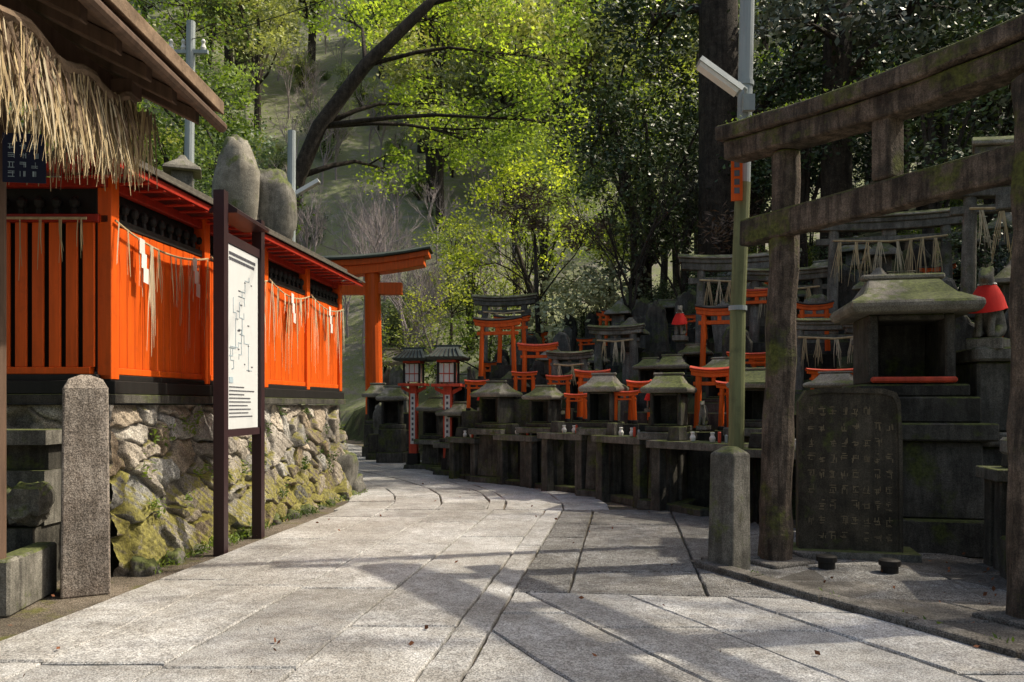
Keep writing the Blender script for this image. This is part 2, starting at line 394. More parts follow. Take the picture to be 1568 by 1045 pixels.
def fence_run(mb,L,posts,first_gap):
    mb.box(-.02,L+.02,-.10,.10,1.262,1.33,'stone_dark')
    mb.box(0,L,-.085,.07,1.332,1.43,'black_wood')
    mb.box(0,L,-.05,.05,1.43,1.475,'black_wood')
    mb.box(0.06,L-.06,-.035,.035,1.478,1.53,'vermilion')
    for p in posts: mb.box(p-.05,p+.05,-.055,.055,1.44,2.96,'vermilion')
    x=.05
    while x<L-.08:
        w=.098
        if first_gap: 
            mb.box(x,x+.085,-.022,.0,1.53,2.60,'vermilion'); x+=.125
        else:
            mb.box(x,x+w,-.022+random.uniform(-.002,.002),.0,1.53,2.60,'vermilion'); x+=w+.005
    mb.box(0,L,-.03,.03,2.602,2.66,'black_wood' if not first_gap else 'red_trim')
    x=.12
    while x<L-.08:
        mb.lathe([(.022,2.66),(.022,2.70),(.012,2.705),(.034,2.73),(.038,2.76),(.026,2.785),(.004,2.80)],'black_wood',8,x,0); x+=.13
    mb.box(0,L,.05,.07,1.5,2.9,'black_wood')
    mb.box(-.05,L+.05,-.03,.03,2.86,2.93,'red_trim')
mb=MB(); mb.at(A0[0],A0[1]+.1,0,fd); fence_run(mb,FL,[.05,1.45,2.75,4.0,FL-.05],False)
mb.loft([[(x,-.28,2.93),(x,-.28,2.985),(x,.0,3.10),(x,.28,2.985),(x,.28,2.93),(x,.0,3.03)] for x in (-.25,FL*.5,FL+.22)],'red_trim')
mb.loft([[(x,-.31,2.987),(x,-.31,3.012),(x,0,3.145),(x,.31,3.012),(x,.31,2.987),(x,.0,3.106)] for x in (-.28,FL*.5,FL+.26)],'shingle')
x=-.1
while x<FL+.1:
    mb.box(x,x+.04,-.27,.27,2.915,2.932,'red_trim'); x+=.22
mb.box(-.28,FL+.28,-.04,.04,3.15,3.19,'shingle')
mb.build('side_run',fe,bevel=.004)
mb=MB(); mb.at(A0[0]-3.2,A0[1]+.1,0,0); fence_run(mb,3.17,[1.6,.05],True)
mb.loft([[(x,-.25,2.93),(x,-.25,2.975),(x,.2,3.05),(x,.2,3.0)] for x in (0,3.1)],'red_trim')
mb.build('front_run',fe,bevel=.004)
mb=MB(); mb.at(A0[0],A0[1]+.1,0,fd)
segs=[(.02,1.42),(1.48,2.72),(2.78,3.97),(4.03,FL)]
for a,b in segs:
    n=14; pts=[]
    for i in range(n+1):
        t=i/n; pts.append((a+(b-a)*t,-.075,2.62-.10*4*t*(1-t)-.03*t))
    mb.tube(pts,.009,'straw',6)
    k=int((b-a)/.10)
    for i in range(k):
        t=(i+.5+random.uniform(-.4,.4))/k; z=2.62-.10*4*t*(1-t)-.03*t
        straws(mb,a+(b-a)*t,-.085,z,random.choice([.25,.4,.55,.85]),random.randint(2,7),.12,random.choice(['straw','straw_pale']),.009)
    for t in ((.22,.8) if a<1 else (.5,)):
        xx=a+(b-a)*t; z=2.55
        for q in range(3): mb.add([(xx-.035+.02*q,-.10-.004*q,z-.11*q),(xx+.035+.02*q,-.10-.004*q,z-.11*q-.01),(xx+.03+.02*q,-.102-.004*q,z-.11*q-.13),(xx-.04+.02*q,-.102-.004*q,z-.11*q-.12)],[(0,1,2,3)],'plaster_white')
mb.at(A0[0]-3.2,A0[1]+.1,0,0)
for i in range(20):
    straws(mb,.3+i*.145,-.07,2.62,random.choice([.3,.5,.75]),random.randint(2,5),.05,'straw')
mb.tube([(0,-.06,2.63),(3.1,-.06,2.62)],.01,'straw',6)
mb.build('straw_rope',fe)
# ---------------------------------------------------------------- near hut roof with straw fringe
hut=empty('thatched_hut')
mb=MB()
def hx(x): return 3.02+(-1.82-x)*.5
mb.loft([[(-1.90,y,hx(-1.90)),(-5.2,y,hx(-5.2)),(-5.2,y,hx(-5.2)+.07),(-1.90,y,hx(-1.9)+.07)] for y in (-.5,5.05)],'wood_brown')
mb.loft([[(-1.85,y,hx(-1.85)+.075),(-5.2,y,hx(-5.2)+.075),(-5.2,y,hx(-5.2)+.16),(-1.85,y,hx(-1.85)+.16)] for y in (-.5,5.12)],'thatch_brown')
mb.tube([(-1.87,-.5,3.04),(-1.87,5.14,3.04)],.035,'wood_brown',10)
y=0
while y<5.0:
    mb.loft([[(x,y,hx(x)-.085),(x,y+.07,hx(x)-.085),(x,y+.07,hx(x)-.003),(x,y,hx(x)-.003)] for x in (-1.97,-5.1)],'wood_brown'); y+=.33
mb.box(-2.45,-2.33,.0,4.95,3.05,3.17,'wood_brown')
mb.box(-3.1,-2.98,.0,4.9,3.38,3.5,'wood_brown')
mb.box(-5,-2.2,4.62,4.74,3.05,3.15,'wood_brown')
mb.tube([(-3.06,4.72,0),(-3.06,4.72,3.3)],.055,'wood_brown',12)
mb.build('roof_frame',hut,bevel=.006)
mb=MB()
P0=Vector((-1.98,2.9,2.80)); P1=Vector((-2.24,4.7,3.03))
pts=[P0.lerp(P1,t/20)+Vector((0,0,-.03*math.sin(t*.9)-.05*math.sin(math.pi*t/20))) for t in range(21)]
mb.tube(pts,[.03]*21,'thatch_brown',8,.3)
d=(P1-P0).normalized(); mb2=MB()
for i in range(700):
    t=random.random(); p=P0.lerp(P1,t); p.z-=.05*math.sin(math.pi*t)
    l=random.uniform(.2,.52); w=.0045; j=Vector((random.uniform(-.05,.05),random.uniform(-.05,.05),0)); s_=Vector((random.uniform(-.07,.07),random.uniform(-.14,.14),-l))
    q=p+j*.5; e=q+s_; m_=q+s_*.55+Vector((random.uniform(-.015,.015),random.uniform(-.03,.03),0))
    dd=d*w+Vector((random.uniform(-w,w),0,0))
    mat='thatch_brown' if (l<.36 and random.random()<.9) else random.choice(['straw','straw','straw_pale'])
    mb2.add([q-dd,q+dd,m_+dd,m_-dd,e+dd*.3,e-dd*.3],[(0,1,2,3),(3,2,4,5)],mat)
for i in range(560):
    x=random.uniform(-4.2,-2.15); q=Vector((x,4.78+random.uniform(-.05,.05),3.0+random.uniform(-.02,.02))); l=random.uniform(.12,.46)
    e=q+Vector((random.uniform(-.05,.05),random.uniform(-.03,.03),-l)); dd=Vector((.005,0.002,0))
    mb2.add([q-dd,q+dd,e+dd*.4,e-dd*.4],[(0,1,2,3)],random.choice(['thatch_brown','straw','straw']))
mb.build('rope',hut); mb2.build('straw_fringe',hut)
mb=MB(); mb.at(-2.78,4.55,2.52,8)
mb.box(-.12,.11,-.004,.004,0,.28,'navy_cloth')
for r_ in range(4):
    for c in range(3):
        x=-.09+c*.062; z=.22-r_*.052
        for q in range(4):
            u=random.uniform(0,.035)
            if random.random()<.5: mb.box(x+u,x+u+.003,-.0065,-.0045,z-.03,z,'ink_blue')
            else: mb.box(x,x+.034,-.0065,-.0045,z-q*.01-.003,z-q*.01,'ink_blue')
mb.build('noren_banner',hut)
# ---------------------------------------------------------------- granite post, trough, steps
mb=MB(); mb.at(-2.84,5.3,0,30)
mb.rects([(.145,.13,0),(.138,.124,.7),(.132,.12,1.36),(.10,.09,1.42),(.03,.03,1.45)],'stone_post')
mb.build('granite_post',bevel=.012,seg=2)
mb=MB(); mb.at(-3.6,5.0,0,8)
mb.box(-.8,.60,-.42,-.28,0,.34,'stone_grey'); mb.box(.46,.60,-.278,.25,0,.338,'stone_grey'); mb.box(-.8,.458,-.278,.25,0,.12,'stone_dark')
mb.build('stone_trough',bevel=.015)
mb=MB(); mb.at(0,0,0)
mb.box(-5.2,-3.22,5.35,5.72,0,.42,'stone_dark'); mb.box(-5.2,-3.2,5.45,5.7,.425,.80,'stone_grey'); mb.box(-5.2,-3.15,5.38,5.7,.98,1.08,'stone_grey'); mb.box(-5.2,-3.2,5.5,5.7,.803,.978,'stone_dark')
for i in range(7): rock(mb,-3.25-i*.24,5.36,.5+.1*random.random(),.13,.11,.14,'stone_grey',80+i)
mb.build('stone_steps',bevel=.02)
# ---------------------------------------------------------------- signboard
mb=MB(); mb.at(-2.42,6.62,0,87.5)
W=.86
mb.box(-.045,.045,-.045,.045,0,3.03,'sign_brown'); mb.box(W-.045,W+.045,-.045,.045,0,2.98,'sign_brown')
mb.box(.046,W-.046,-.03,.03,2.62,2.70,'sign_brown'); mb.box(.046,W-.046,-.03,.03,.98,1.04,'sign_brown')
mb.loft([[(x,-.12,2.86),(x,.12,2.86),(x,.12,2.89),(x,0,2.97),(x,-.12,2.89)] for x in (.047,W-.047)],'sign_brown')
mb.box(.07,W-.07,-.02,.02,1.045,2.615,'sign_paper')
f=-.0235
for k in range(5):
    x,z=random.uniform(.15,.6),random.uniform(1.9,2.4)
    for i in range(16):
        a=random.choice([(1,0),(0,-1),(-1,0),(0,-1)]); l=random.uniform(.03,.08)
        x2,z2=min(max(x+a[0]*l,.12),.74),min(max(z+a[1]*l,1.55),2.42)
        mb.box(min(x,x2),max(x,x2)+.005,f,-.0205,min(z,z2),max(z,z2)+.005,'ink_blue'); x,z=x2,z2
for i in range(12):
    x=.14+random.random()*.55; z=1.55+random.random()*.8; mb.box(x,x+random.uniform(.02,.05),f-.0005,-.0206,z,z+.010,'ink_black')
for r_ in range(2):
    x=.12
    while x<.7: w=random.uniform(.02,.04); mb.box(x,x+w*.7,f-.001,-.0207,2.53-r_*.045,2.555-r_*.045,'ink_black'); x+=w
for r_ in range(9):
    x=.12; e_=random.uniform(.4,.74)
    while x<e_: w=random.uniform(.012,.03); mb.box(x,x+w*.55,f-.001,-.0205,1.40-r_*.032,1.410-r_*.032,'ink_black'); x+=w
mb.box(.12,.2,f-.0015,-.0206,1.44,1.49,'ink_blue')
mb.build('map_signboard',bevel=0)
# ---------------------------------------------------------------- red torii gate
def torii(mb,w,h,r,mat,top,basem,over=.28,thick=.12,lean=.03,gaku=True,baseh=.12,curve=.05,nuki=.2,my=.5,nx=.55):
    for s_ in (-1,1):
        n=16; rings=[]
        for k,(rr,z) in enumerate([(r*1.06,0),(r*1.0,h*.4),(r*.9,h*.9)]):
            cx=s_*(w/2-lean*z)
            rings.append([(cx+rr*math.cos(2*math.pi*i/n),rr*math.sin(2*math.pi*i/n),z) for i in range(n)])
        mb.loft(rings,mat)
        mb.lathe([(r*1.35,0),(r*1.3,baseh*.8),(r*1.14,baseh)],basem,16,s_*w/2,0)
    ww=w*(.5+over)
    def kz(x): return curve*h*(abs(x)/ww)**2.2
    xsn=[ww*q for q in (-1,-.8,-.6,-.4,-.2,0,.2,.4,.6,.8,1)]
    t=thick*h
    mb.beam([(x*.96,h*.88+kz(x),h*.88+t*.5+kz(x)) for x in xsn],r*1.05,mat)
    mb.beam([(x,h*.88+t*.5+.001+kz(x),h*.88+t*.82+kz(x)) for x in xsn],r*1.3,mat)
    mb.loft([[(x,-r*1.7,h*.88+t*.83+kz(x)),(x,r*1.7,h*.88+t*.83+kz(x)),(x,r*1.7,h*.88+t*.95+kz(x)),(x,0,h*.88+t*1.2+kz(x)),(x,-r*1.7,h*.88+t*.95+kz(x))] for x in [q*1.02 for q in xsn]],top)
    zb=h*(1-nuki)-h*.09
    mb.box(-w/2-w*over*nx,w/2+w*over*nx,-r*my,r*my,zb,zb+h*.06+.0,mat)
    if gaku: mb.box(-w*.06,w*.06,-r*.45,r*.45,zb+h*.061,h*.88+.01,mat)
mb=MB(); mb.at(-5.45,21.8,0,0)
torii(mb,3.4,5.4,.235,'vermilion','copper_roof','black_wood',over=.44,thick=.09,lean=.015,baseh=1.0,curve=.055,nuki=.12,nx=.5)
mb.build('red_torii_gate',bevel=.01)
# ---------------------------------------------------------------- right stone torii
tx0,ty0,tx1,ty1=2.04,6.2,2.94,4.5
ta=math.degrees(math.atan2(ty1-ty0,tx1-tx0)); TL=math.dist((tx0,ty0),(tx1,ty1))
st=empty('stone_torii_gate')
mb=MB(); mb.at(tx0,ty0,0,ta)
def lump(a,b,r0,r1,n=14,k=14):
    pts=[(a[0]+(b[0]-a[0])*i/k+.010*math.sin(i*2.1),a[1]+(b[1]-a[1])*i/k+.008*math.sin(i*1.3),a[2]+(b[2]-a[2])*i/k) for i in range(k+1)]
    mb.tube(pts,[r0+(r1-r0)*i/k+.004*math.sin(i*1.9) for i in range(k+1)],'stone_torii',n,.04)
lump((0,0,0.02),(.03,.11,3.22),.125,.105); lump((TL,0,0.02),(TL+.0,.05,3.12),.135,.115)
def rbeam(x0,x1,y0,y1,z0f,h,n=14,j=.006,peak=0):
    rings=[]
    for i in range(n+1):
        x=x0+(x1-x0)*i/n; z=z0f(x); r=lambda:random.uniform(-j,j)
        ring=[(x,y0+r(),z+r()),(x,y1+r(),z+r()),(x,y1+r(),z+h+r())]
        if peak: ring.append((x,(y0+y1)/2,z+h+peak+r()))
        ring.append((x,y0+r(),z+h+r())); rings.append(ring)
    mb.loft(rings,'stone_torii')
kz=lambda q:3.2+.055*((q-1)/1.2)**2-.05*max(q,0)*.7
rbeam(-.36,TL+1.2,-.02,.10,lambda x:2.55,.21)
rbeam(-.50,3.0,-.06,.16,kz,.155)
rbeam(-.56,3.1,-.10,.20,lambda q:kz(q)+.158,.12,peak=.045)
mb.box(TL/2-.07,TL/2+.07,-.03,.13,2.765,3.19,'stone_torii')
for x in (0,TL): mb.box(x-.22,x+.22,-.22,.22,0,.06,'slab_yard')
mb.build('frame',st,bevel=.018,seg=2)
def leafmesh(name,C,size,mat,flat=.5,parent=None,upbias=0,link=True,asp=.45):
    n=len(C); C=np.asarray(C,dtype=np.float64)
    a=rng.normal(size=(n,3)); a[:,2]*=.6; a/=np.linalg.norm(a,axis=1)[:,None]+1e-9
    b=rng.normal(size=(n,3)); b-= (b*a).sum(1)[:,None]*a; b/=np.linalg.norm(b,axis=1)[:,None]+1e-9
    if upbias: a[:,2]=abs(a[:,2])*upbias+.3; a/=np.linalg.norm(a,axis=1)[:,None]
    s_=size*rng.uniform(.6,1.25,n)[:,None]
    nrm=np.cross(a,b)
    v=np.stack([C-a*s_*.5,C+b*s_*asp*.5+nrm*s_*.06,C+a*s_*.5,C-b*s_*asp*.5+nrm*s_*.06],1).reshape(-1,3)
    me=bpy.data.meshes.new(name); me.vertices.add(4*n); me.vertices.foreach_set('co',v.reshape(-1).astype(np.float32))
    me.loops.add(4*n); me.loops.foreach_set('vertex_index',np.arange(4*n,dtype=np.int32))
    me.polygons.add(n); me.polygons.foreach_set('loop_start',np.arange(0,4*n,4,dtype=np.int32)); 
    me.update(calc_edges=True); me.materials.append(MATS[mat])
    if not link: return me
    o=bpy.data.objects.new(name,me); sc.collection.objects.link(o)
    if parent: o.parent=parent
    return o
c=math.cos(R(ta)); s_=math.sin(R(ta)); C=[]
for k in range(46):
    q=random.uniform(-.5,2.2); zz=kz(q)+.158+.13
    for _ in range(34): 
        l=q+random.gauss(0,.05); w=.05+random.gauss(0,.06); C.append((tx0+c*l-s_*w,ty0+s_*l+c*w,zz+abs(random.gauss(0,.014))))
leafmesh('moss',C,.028,'leaf_mid',parent=st,upbias=1)
mb=MB(); mb.at(1.62,5.95,0,38,ry=1)
mb.rects([(.115,.115,0),(.108,.108,.5),(.105,.105,.89),(.04,.04,.94)],'stone_grey'); mb.build('stone_bollard',bevel=.014,seg=2)
mb=MB()
for x,y in ((2.35,5.95),(2.75,5.8)): mb.at(x,y,0.02); mb.lathe([(.06,0),(.06,.06),(.075,.065),(.075,.10),(.05,.11)],'black_wood',14)
mb.build('ground_spotlights')
mb=MB(); mb.at(2.72,6.45,0,-14)
o=[(-.39,0),(.39,0),(.385,.9),(.37,1.2),(.34,1.27),(.25,1.30),(-.2,1.31),(-.33,1.29),(-.385,1.2),(-.39,.8)]
mb.loft([[(x,y,z+.08) for x,z in o] for y in (.09,-.09)],'stone_tablet')
mb.box(-.5,.5,-.2,.2,0,.09,'stone_grey')
for i in range(len(o)):
    if i==0: continue
    (x0,z0),(x1,z1)=o[i],o[(i+1)%len(o)]
    mb.loft([[(x0,-.092,z0+.08),(x0,-.105,z0+.08),(x0*.93,-.105,z0*.97+.08),(x0*.93,-.092,z0*.97+.08)],[(x1,-.092,z1+.08),(x1,-.105,z1+.08),(x1*.93,-.105,z1*.97+.08),(x1*.93,-.092,z1*.97+.08)]],'stone_tablet')
for c_ in range(8):
    for r_ in range(9):
        x=.29-c_*.083; z=1.2-r_*.125
        if random.random()<.15: continue
        for q in range(6):
            u=random.uniform(-.024,.024); v=random.uniform(-.04,.035); l=random.uniform(.008,.024)
            if random.random()<.55: mb.box(x+u*.4-l,x+u*.4+l,-.0925,-.0903,z+v,z+v+.006,'faded_gilt')
            else: mb.box(x+u,x+u+.006,-.0928,-.0903,z+v*.5-l,z+v*.5+l,'faded_gilt')
mb.build('inscribed_stone_tablet')
# ---------------------------------------------------------------- shrine objects
def hokora(mb,w,h,mat='stone_dark',roof='stone_roof'):
    d=w*.9; t=w*.12; a=w/2
    mb.box(-a*1.25,a*1.25,-d*.62,d*.62,0,h*.10,mat)
    z0,z1=h*.101,h*.66
    mb.box(-a,-a+t,-d/2,d/2,z0,z1,mat); mb.box(a-t,a,-d/2,d/2,z0,z1,mat); mb.box(-a+t,a-t,d/2-t,d/2,z0,z1,mat)
    mb.box(-a+t,a-t,-d/2,d/2-t,z1-t*.6,z1,mat); mb.box(-a+t,a-t,-d/2,d/2-t,z0,z0+t*.5,mat)
    r=a*1.5; e=d*.78
    mb.rects([(r*.95,e*.95,z1+.001),(r,e,z1+h*.05),(r,e,z1+h*.09),(r*.72,e*.62,z1+h*.17),(r*.6,e*.28,z1+h*.27),(r*.58,e*.12,z1+h*.31)],roof)
    mb.box(-r*.66,r*.66,-e*.11,e*.11,z1+h*.312,z1+h*.36,roof)
def legs_table(mb,w,d,h,mat='stone_dark',slab_='stone_grey'):
    t=.11
    for sx in (-1,1):
        for sy in (-1,1):
            mb.rects([(t*.62,t*.62,0),(t*.55,t*.55,h-.09)],mat,sx*(w/2-t),sy*(d/2-t))
    mb.box(-w/2,w/2,-d/2,d/2,h-.088,h,slab_)
def pedestal(mb,w,h,mat='stone_dark'):
    n=max(1,int(h/.3)); z=-.25
    H_=h+.25; k=0
    while k<n:
        ww=w*(1+.16*(n-1-k)); z1=z+H_/n
        mb.rects([(ww/2,ww/2,z+.002),(ww/2*.98,ww/2*.98,z1)],mat); z=z1; k+=1
FR=[(-.25,12.75,.42,.75,.88,'p'),(.50,11.9,.36,.62,.92,'t'),(1.24,10.75,.36,.72,.95,'p'),(1.90,9.65,.38,.70,.93,'p'),(2.78,8.95,.38,.66,1.0,'p'),(3.45,8.5,.36,.5,1.1,'p'),(-.95,14.0,.4,.7,.6,'p'),(-1.45,15.3,.4,.8,.6,'p')]
for i,(x,y,w,h,b,k) in enumerate(FR):
    mb=MB(); e=empty('stone_shrine',(x,y,0)); 
    mb.at(0,0,0,-32+random.uniform(-8,8))
    if k=='t': legs_table(mb,w*2.0,w*1.5,b)
    else:
        mb.rects([(w*.85,w*.75,0),(w*.82,w*.72,.12)],'stone_dark'); mb.rects([(w*.55,w*.5,.121),(w*.48,w*.45,b-.10)],'stone_dark'); mb.rects([(w*.82,w*.75,b-.099),(w*.82,w*.75,b-.002)],'stone_grey')
    mb.M=mb.M@Matrix.Translation((0,0,b)); hokora(mb,w,h); mb.build('masonry',e,bevel=.012)
for x,y,w,h,rz in [(.15,12.1,.9,.80,-50),(.80,11.15,.9,.86,-50),(1.45,10.05,.95,.86,-58),(2.1,8.95,1.2,.84,-50),(2.75,8.15,.9,.80,-40),(-.7,13.1,.8,.72,-50),(3.9,7.6,.8,.8,-25),(4.0,5.9,.9,.78,-12)]:
    mb=MB(); mb.at(x,y,0,rz); legs_table(mb,w,.42,h)
    mb.rects([(.09,.09,h+.002),(.07,.07,h+.16)],'stone_dark',-w*.25,0)
    for vx in (.2,-.02): mb.lathe([(.025,h+.002),(.035,h+.05),(.016,h+.08),(.028,h+.11)],'plaster_white',10,w*vx,-.08)
    mb.tube([(w*.3,-.12,h),(w*.3,-.12,h+.12)],.02,'vermilion_old',8); mb.tube([(w*.36,-.1,h),(w*.36,-.1,h+.09)],.018,'metal_grey',8)
    mb.build('stone_offering_table',bevel=.01)
mb=MB()
pl=[(4.8,6.3),(4.55,7.0),(3.35,8.75),(2.75,9.45),(1.65,11.55),(.05,13.7),(-1.3,16.8),(-2.5,22)]
for p,q in zip(pl[:-1],pl[1:]):
    L=math.dist(p,q); ang=math.degrees(math.atan2(q[1]-p[1],q[0]-p[0])); 
    for row in range(4):
        mb.at(p[0],p[1],row*.29,ang); x=0
        while x<L-.1:
            w=random.uniform(.3,.55); w=min(w,L-x); d0=random.uniform(-.03,.03)-row*.04
            mb.box(x+.008,x+w-.008,-.3,.12+d0-.15,.004,.285,'stone_dark'); x+=w
mb.build('terrace_masonry_wall',bevel=.02)
MT=[(-.26,14.3,.62,1.05,1.72,1),(.43,13.3,.48,.82,1.42,0),(.20,12.9,.30,.42,1.35,0),(1.21,12.0,.38,.72,1.02,0),(2.47,9.75,.40,.76,.92,0),(2.62,9.4,.30,.55,.95,0),(3.1,11.9,.5,.98,1.72,1),(3.15,10.5,.44,.52,1.40,0),(3.4,10.7,.3,.5,1.4,0),(1.72,10.7,.26,.55,1.0,0),(3.62,9.0,.40,.42,1.22,0),(.0,15.0,.5,.9,2.0,1),(.75,12.7,.3,.5,1.2,0),(2.0,10.3,.3,.45,1.1,0),(-.6,13.6,.3,.5,1.15,0),(3.75,12.2,.5,.8,2.2,0),(1.5,10.6,.26,.42,1.0,0),(.95,11.75,.26,.4,1.0,0)]
for x,y,w,h,z,k in MT:
    mb=MB(); mb.at(x,y,z,-14+random.uniform(-8,8)); torii(mb,w,h,.042 if w>.35 else .032,'vermilion','vermilion_old' if not k else 'black_wood','black_wood',over=.2,thick=.13,lean=.03,baseh=.05,curve=.04,nuki=.16,my=.6)
    hh=h1(x,y); mb.at(x,y,0,-14); 
    mb.rects([(w*.78,.17,-.0+min(hh,z)-.3),(w*.74,.16,z-.002)],'stone_dark')
    mb.build('small_red_torii',bevel=.004)
def stele(mb,w,h,t,mat,seed):
    rg=random.Random(seed); o=[]; n=15; sk=rg.uniform(-.12,.12)
    for i in range(n+1):
        a=math.pi*i/n; xx=math.cos(a)*w/2*(1+rg.uniform(-.12,.08))+sk*w; zz=h*.55+math.sin(a)**.7*h*.45*(1+rg.uniform(-.14,.06)); o.append((xx,zz))
    o=[(w*.5*rg.uniform(.9,1.1),0)]+o+[(-w*.5*rg.uniform(.9,1.1),0)]
    rings=[]
    for y,s_ in ((.5,.82),(.36,.95),(.0,1.0),(-.34,.95),(-.5,.84)):
        rings.append([(x*s_+rg.uniform(-.012,.012),y*t*(1+rg.uniform(-.1,.1)),(z-h*.45)*s_+h*.45 if z>0 else 0) for x,z in o])
    mb.loft(rings,mat)
rg=random.Random(5); placed=[]
for i in range(105):
    for _ in range(30):
        x=rg.uniform(-1.6,9); y=rg.uniform(6.5,18); d=float(segd(PR,np.array([x]),np.array([y]))[0])
        if .75<d<5.5 and all(math.hypot(x-a,y-b)>.46 for a,b in placed): break
    else: continue
    placed.append((x,y)); z=h1(x,y); k=rg.random(); mb=MB(); 
    rz=-25+rg.uniform(-20,15)
    if k<.50:
        b=rg.uniform(.15,.5); mb.at(x,y,z-.1,rz); pedestal(mb,.5,b); mb.M=mb.M@Matrix.Translation((0,0,b)); stele(mb,rg.uniform(.28,.55),rg.uniform(.45,.95),.14,rg.choice(['stone_dark','stone_dark','stone_grey']),i)
        mb.build('stone_stele',bevel=.012)
    elif k<.75:
        b=rg.uniform(.2,.5); mb.at(x,y,z-.1,rz); pedestal(mb,.5,b); mb.M=mb.M@Matrix.Translation((0,0,b)); hokora(mb,rg.uniform(.28,.4),rg.uniform(.5,.75)); mb.build('stone_shrine',bevel=.012)
    elif k<.87:
        w=rg.uniform(.3,.42); h=rg.uniform(.45,.75); mb.at(x,y,z+.25,rz); torii(mb,w,h,.035,'vermilion','black_wood','black_wood',over=.2,thick=.13,lean=.03,baseh=.05,nuki=.16,my=.6)
        mb.at(x,y,z-.1,rz); mb.box(-w*.75,w*.75,-.15,.15,0,.348,'stone_dark'); mb.build('small_red_torii',bevel=.004)
    else:
        mb.at(x,y,z-.1,rz); mb.rects([(.22,.22,0),(.2,.2,.2)],'stone_dark'); mb.rects([(.11,.11,.201),(.1,.1,.75)],'stone_grey'); mb.rects([(.14,.14,.751),(.2,.2,.82)],'stone_dark'); mb.rects([(.13,.13,.821),(.13,.13,1.05)],'stone_grey'); mb.rects([(.26,.26,1.051),(.24,.24,1.1),(.08,.08,1.26),(.03,.03,1.34)],'stone_roof'); mb.build('stone_lantern',bevel=.01)
def stone_torii(x,y,z,w,h,rz,straw=True,r=.075):
    mb=MB(); mb.at(x,y,z,rz); torii(mb,w,h,r,'stone_grey','stone_roof','stone_dark',over=.26,thick=.13,lean=.02,baseh=.15,curve=.03,nuki=.14,my=.5)
    if straw:
        mb.tube([(-w/2,-r*1.3,h*.80),(0,-r*1.4,h*.77),(w/2,-r*1.3,h*.80)],.018,'straw',6)
        for i in range(int(w/.17)): straws(mb,-w/2+.12+i*.17+random.uniform(-.04,.04),-r*1.5,h*.78,h*.36,11,.22,random.choice(['straw','straw_pale']),.008)
    mb.build('small_stone_torii',bevel=.01)
stone_torii(3.7,13.0,1.9,1.25,1.75,-14); stone_torii(4.2,12.2,2.0,.95,1.3,-14); stone_torii(4.2,10.4,1.3,.9,1.05,-16); stone_torii(4.6,9.4,1.2,.85,1.0,-16); stone_torii(1.75,13.4,1.5,.62,1.05,-18); stone_torii(-.15,16.0,2.0,.85,1.4,-10); stone_torii(.95,13.1,1.2,.5,.9,-15); stone_torii(5.3,11.2,2.3,1.5,1.6,-15); stone_torii(5.6,8.6,2.2,1.2,1.5,-20)
stone_torii(5.5,7.2,1.2,1.5,2.5,-30,r=.1)
e=empty('large_stone_shrine',(3.5,7.15,0)); mb=MB(); mb.at(0,0,0,-12)
mb.rects([(.66,.6,0),(.64,.58,.3)],'stone_dark'); mb.rects([(.52,.5,.301),(.50,.48,.95)],'stone_dark'); mb.rects([(.60,.56,.951),(.60,.56,1.10)],'stone_dark'); mb.rects([(.50,.46,1.101),(.5,.46,1.32)],'stone_dark')
mb.M=mb.M@Matrix.Translation((0,0,1.321)); hokora(mb,.70,1.08); mb.box(-.34,.34,-.40,-.34,.12,.17,'vermilion_old'); mb.build('masonry',e,bevel=.015)
mb=MB(); mb.at(4.30,7.0,0,-10)
mb.box(-.35,1.8,-.35,1.2,0,.9,'stone_dark'); mb.box(-.4,1.8,-.42,1.2,.902,1.02,'stone_grey'); mb.box(-.3,1.8,-.3,1.2,1.022,1.62,'stone_dark'); mb.box(-.34,1.8,-.36,1.2,1.622,1.74,'stone_grey'); mb.box(.3,1.8,.35,1.2,1.742,2.1,'stone_dark')
mb.build('stone_terrace',bevel=.02)
mb=MB(); mb.at(3.65,5.35,0,-15); mb.box(-.25,.9,-.3,.3,0,.32,'stone_dark'); mb.box(-.18,.9,-.22,.3,.322,.9,'stone_dark'); mb.box(-.25,.9,-.3,.3,.902,1.02,'stone_grey'); mb.build('stone_altar',bevel=.02)
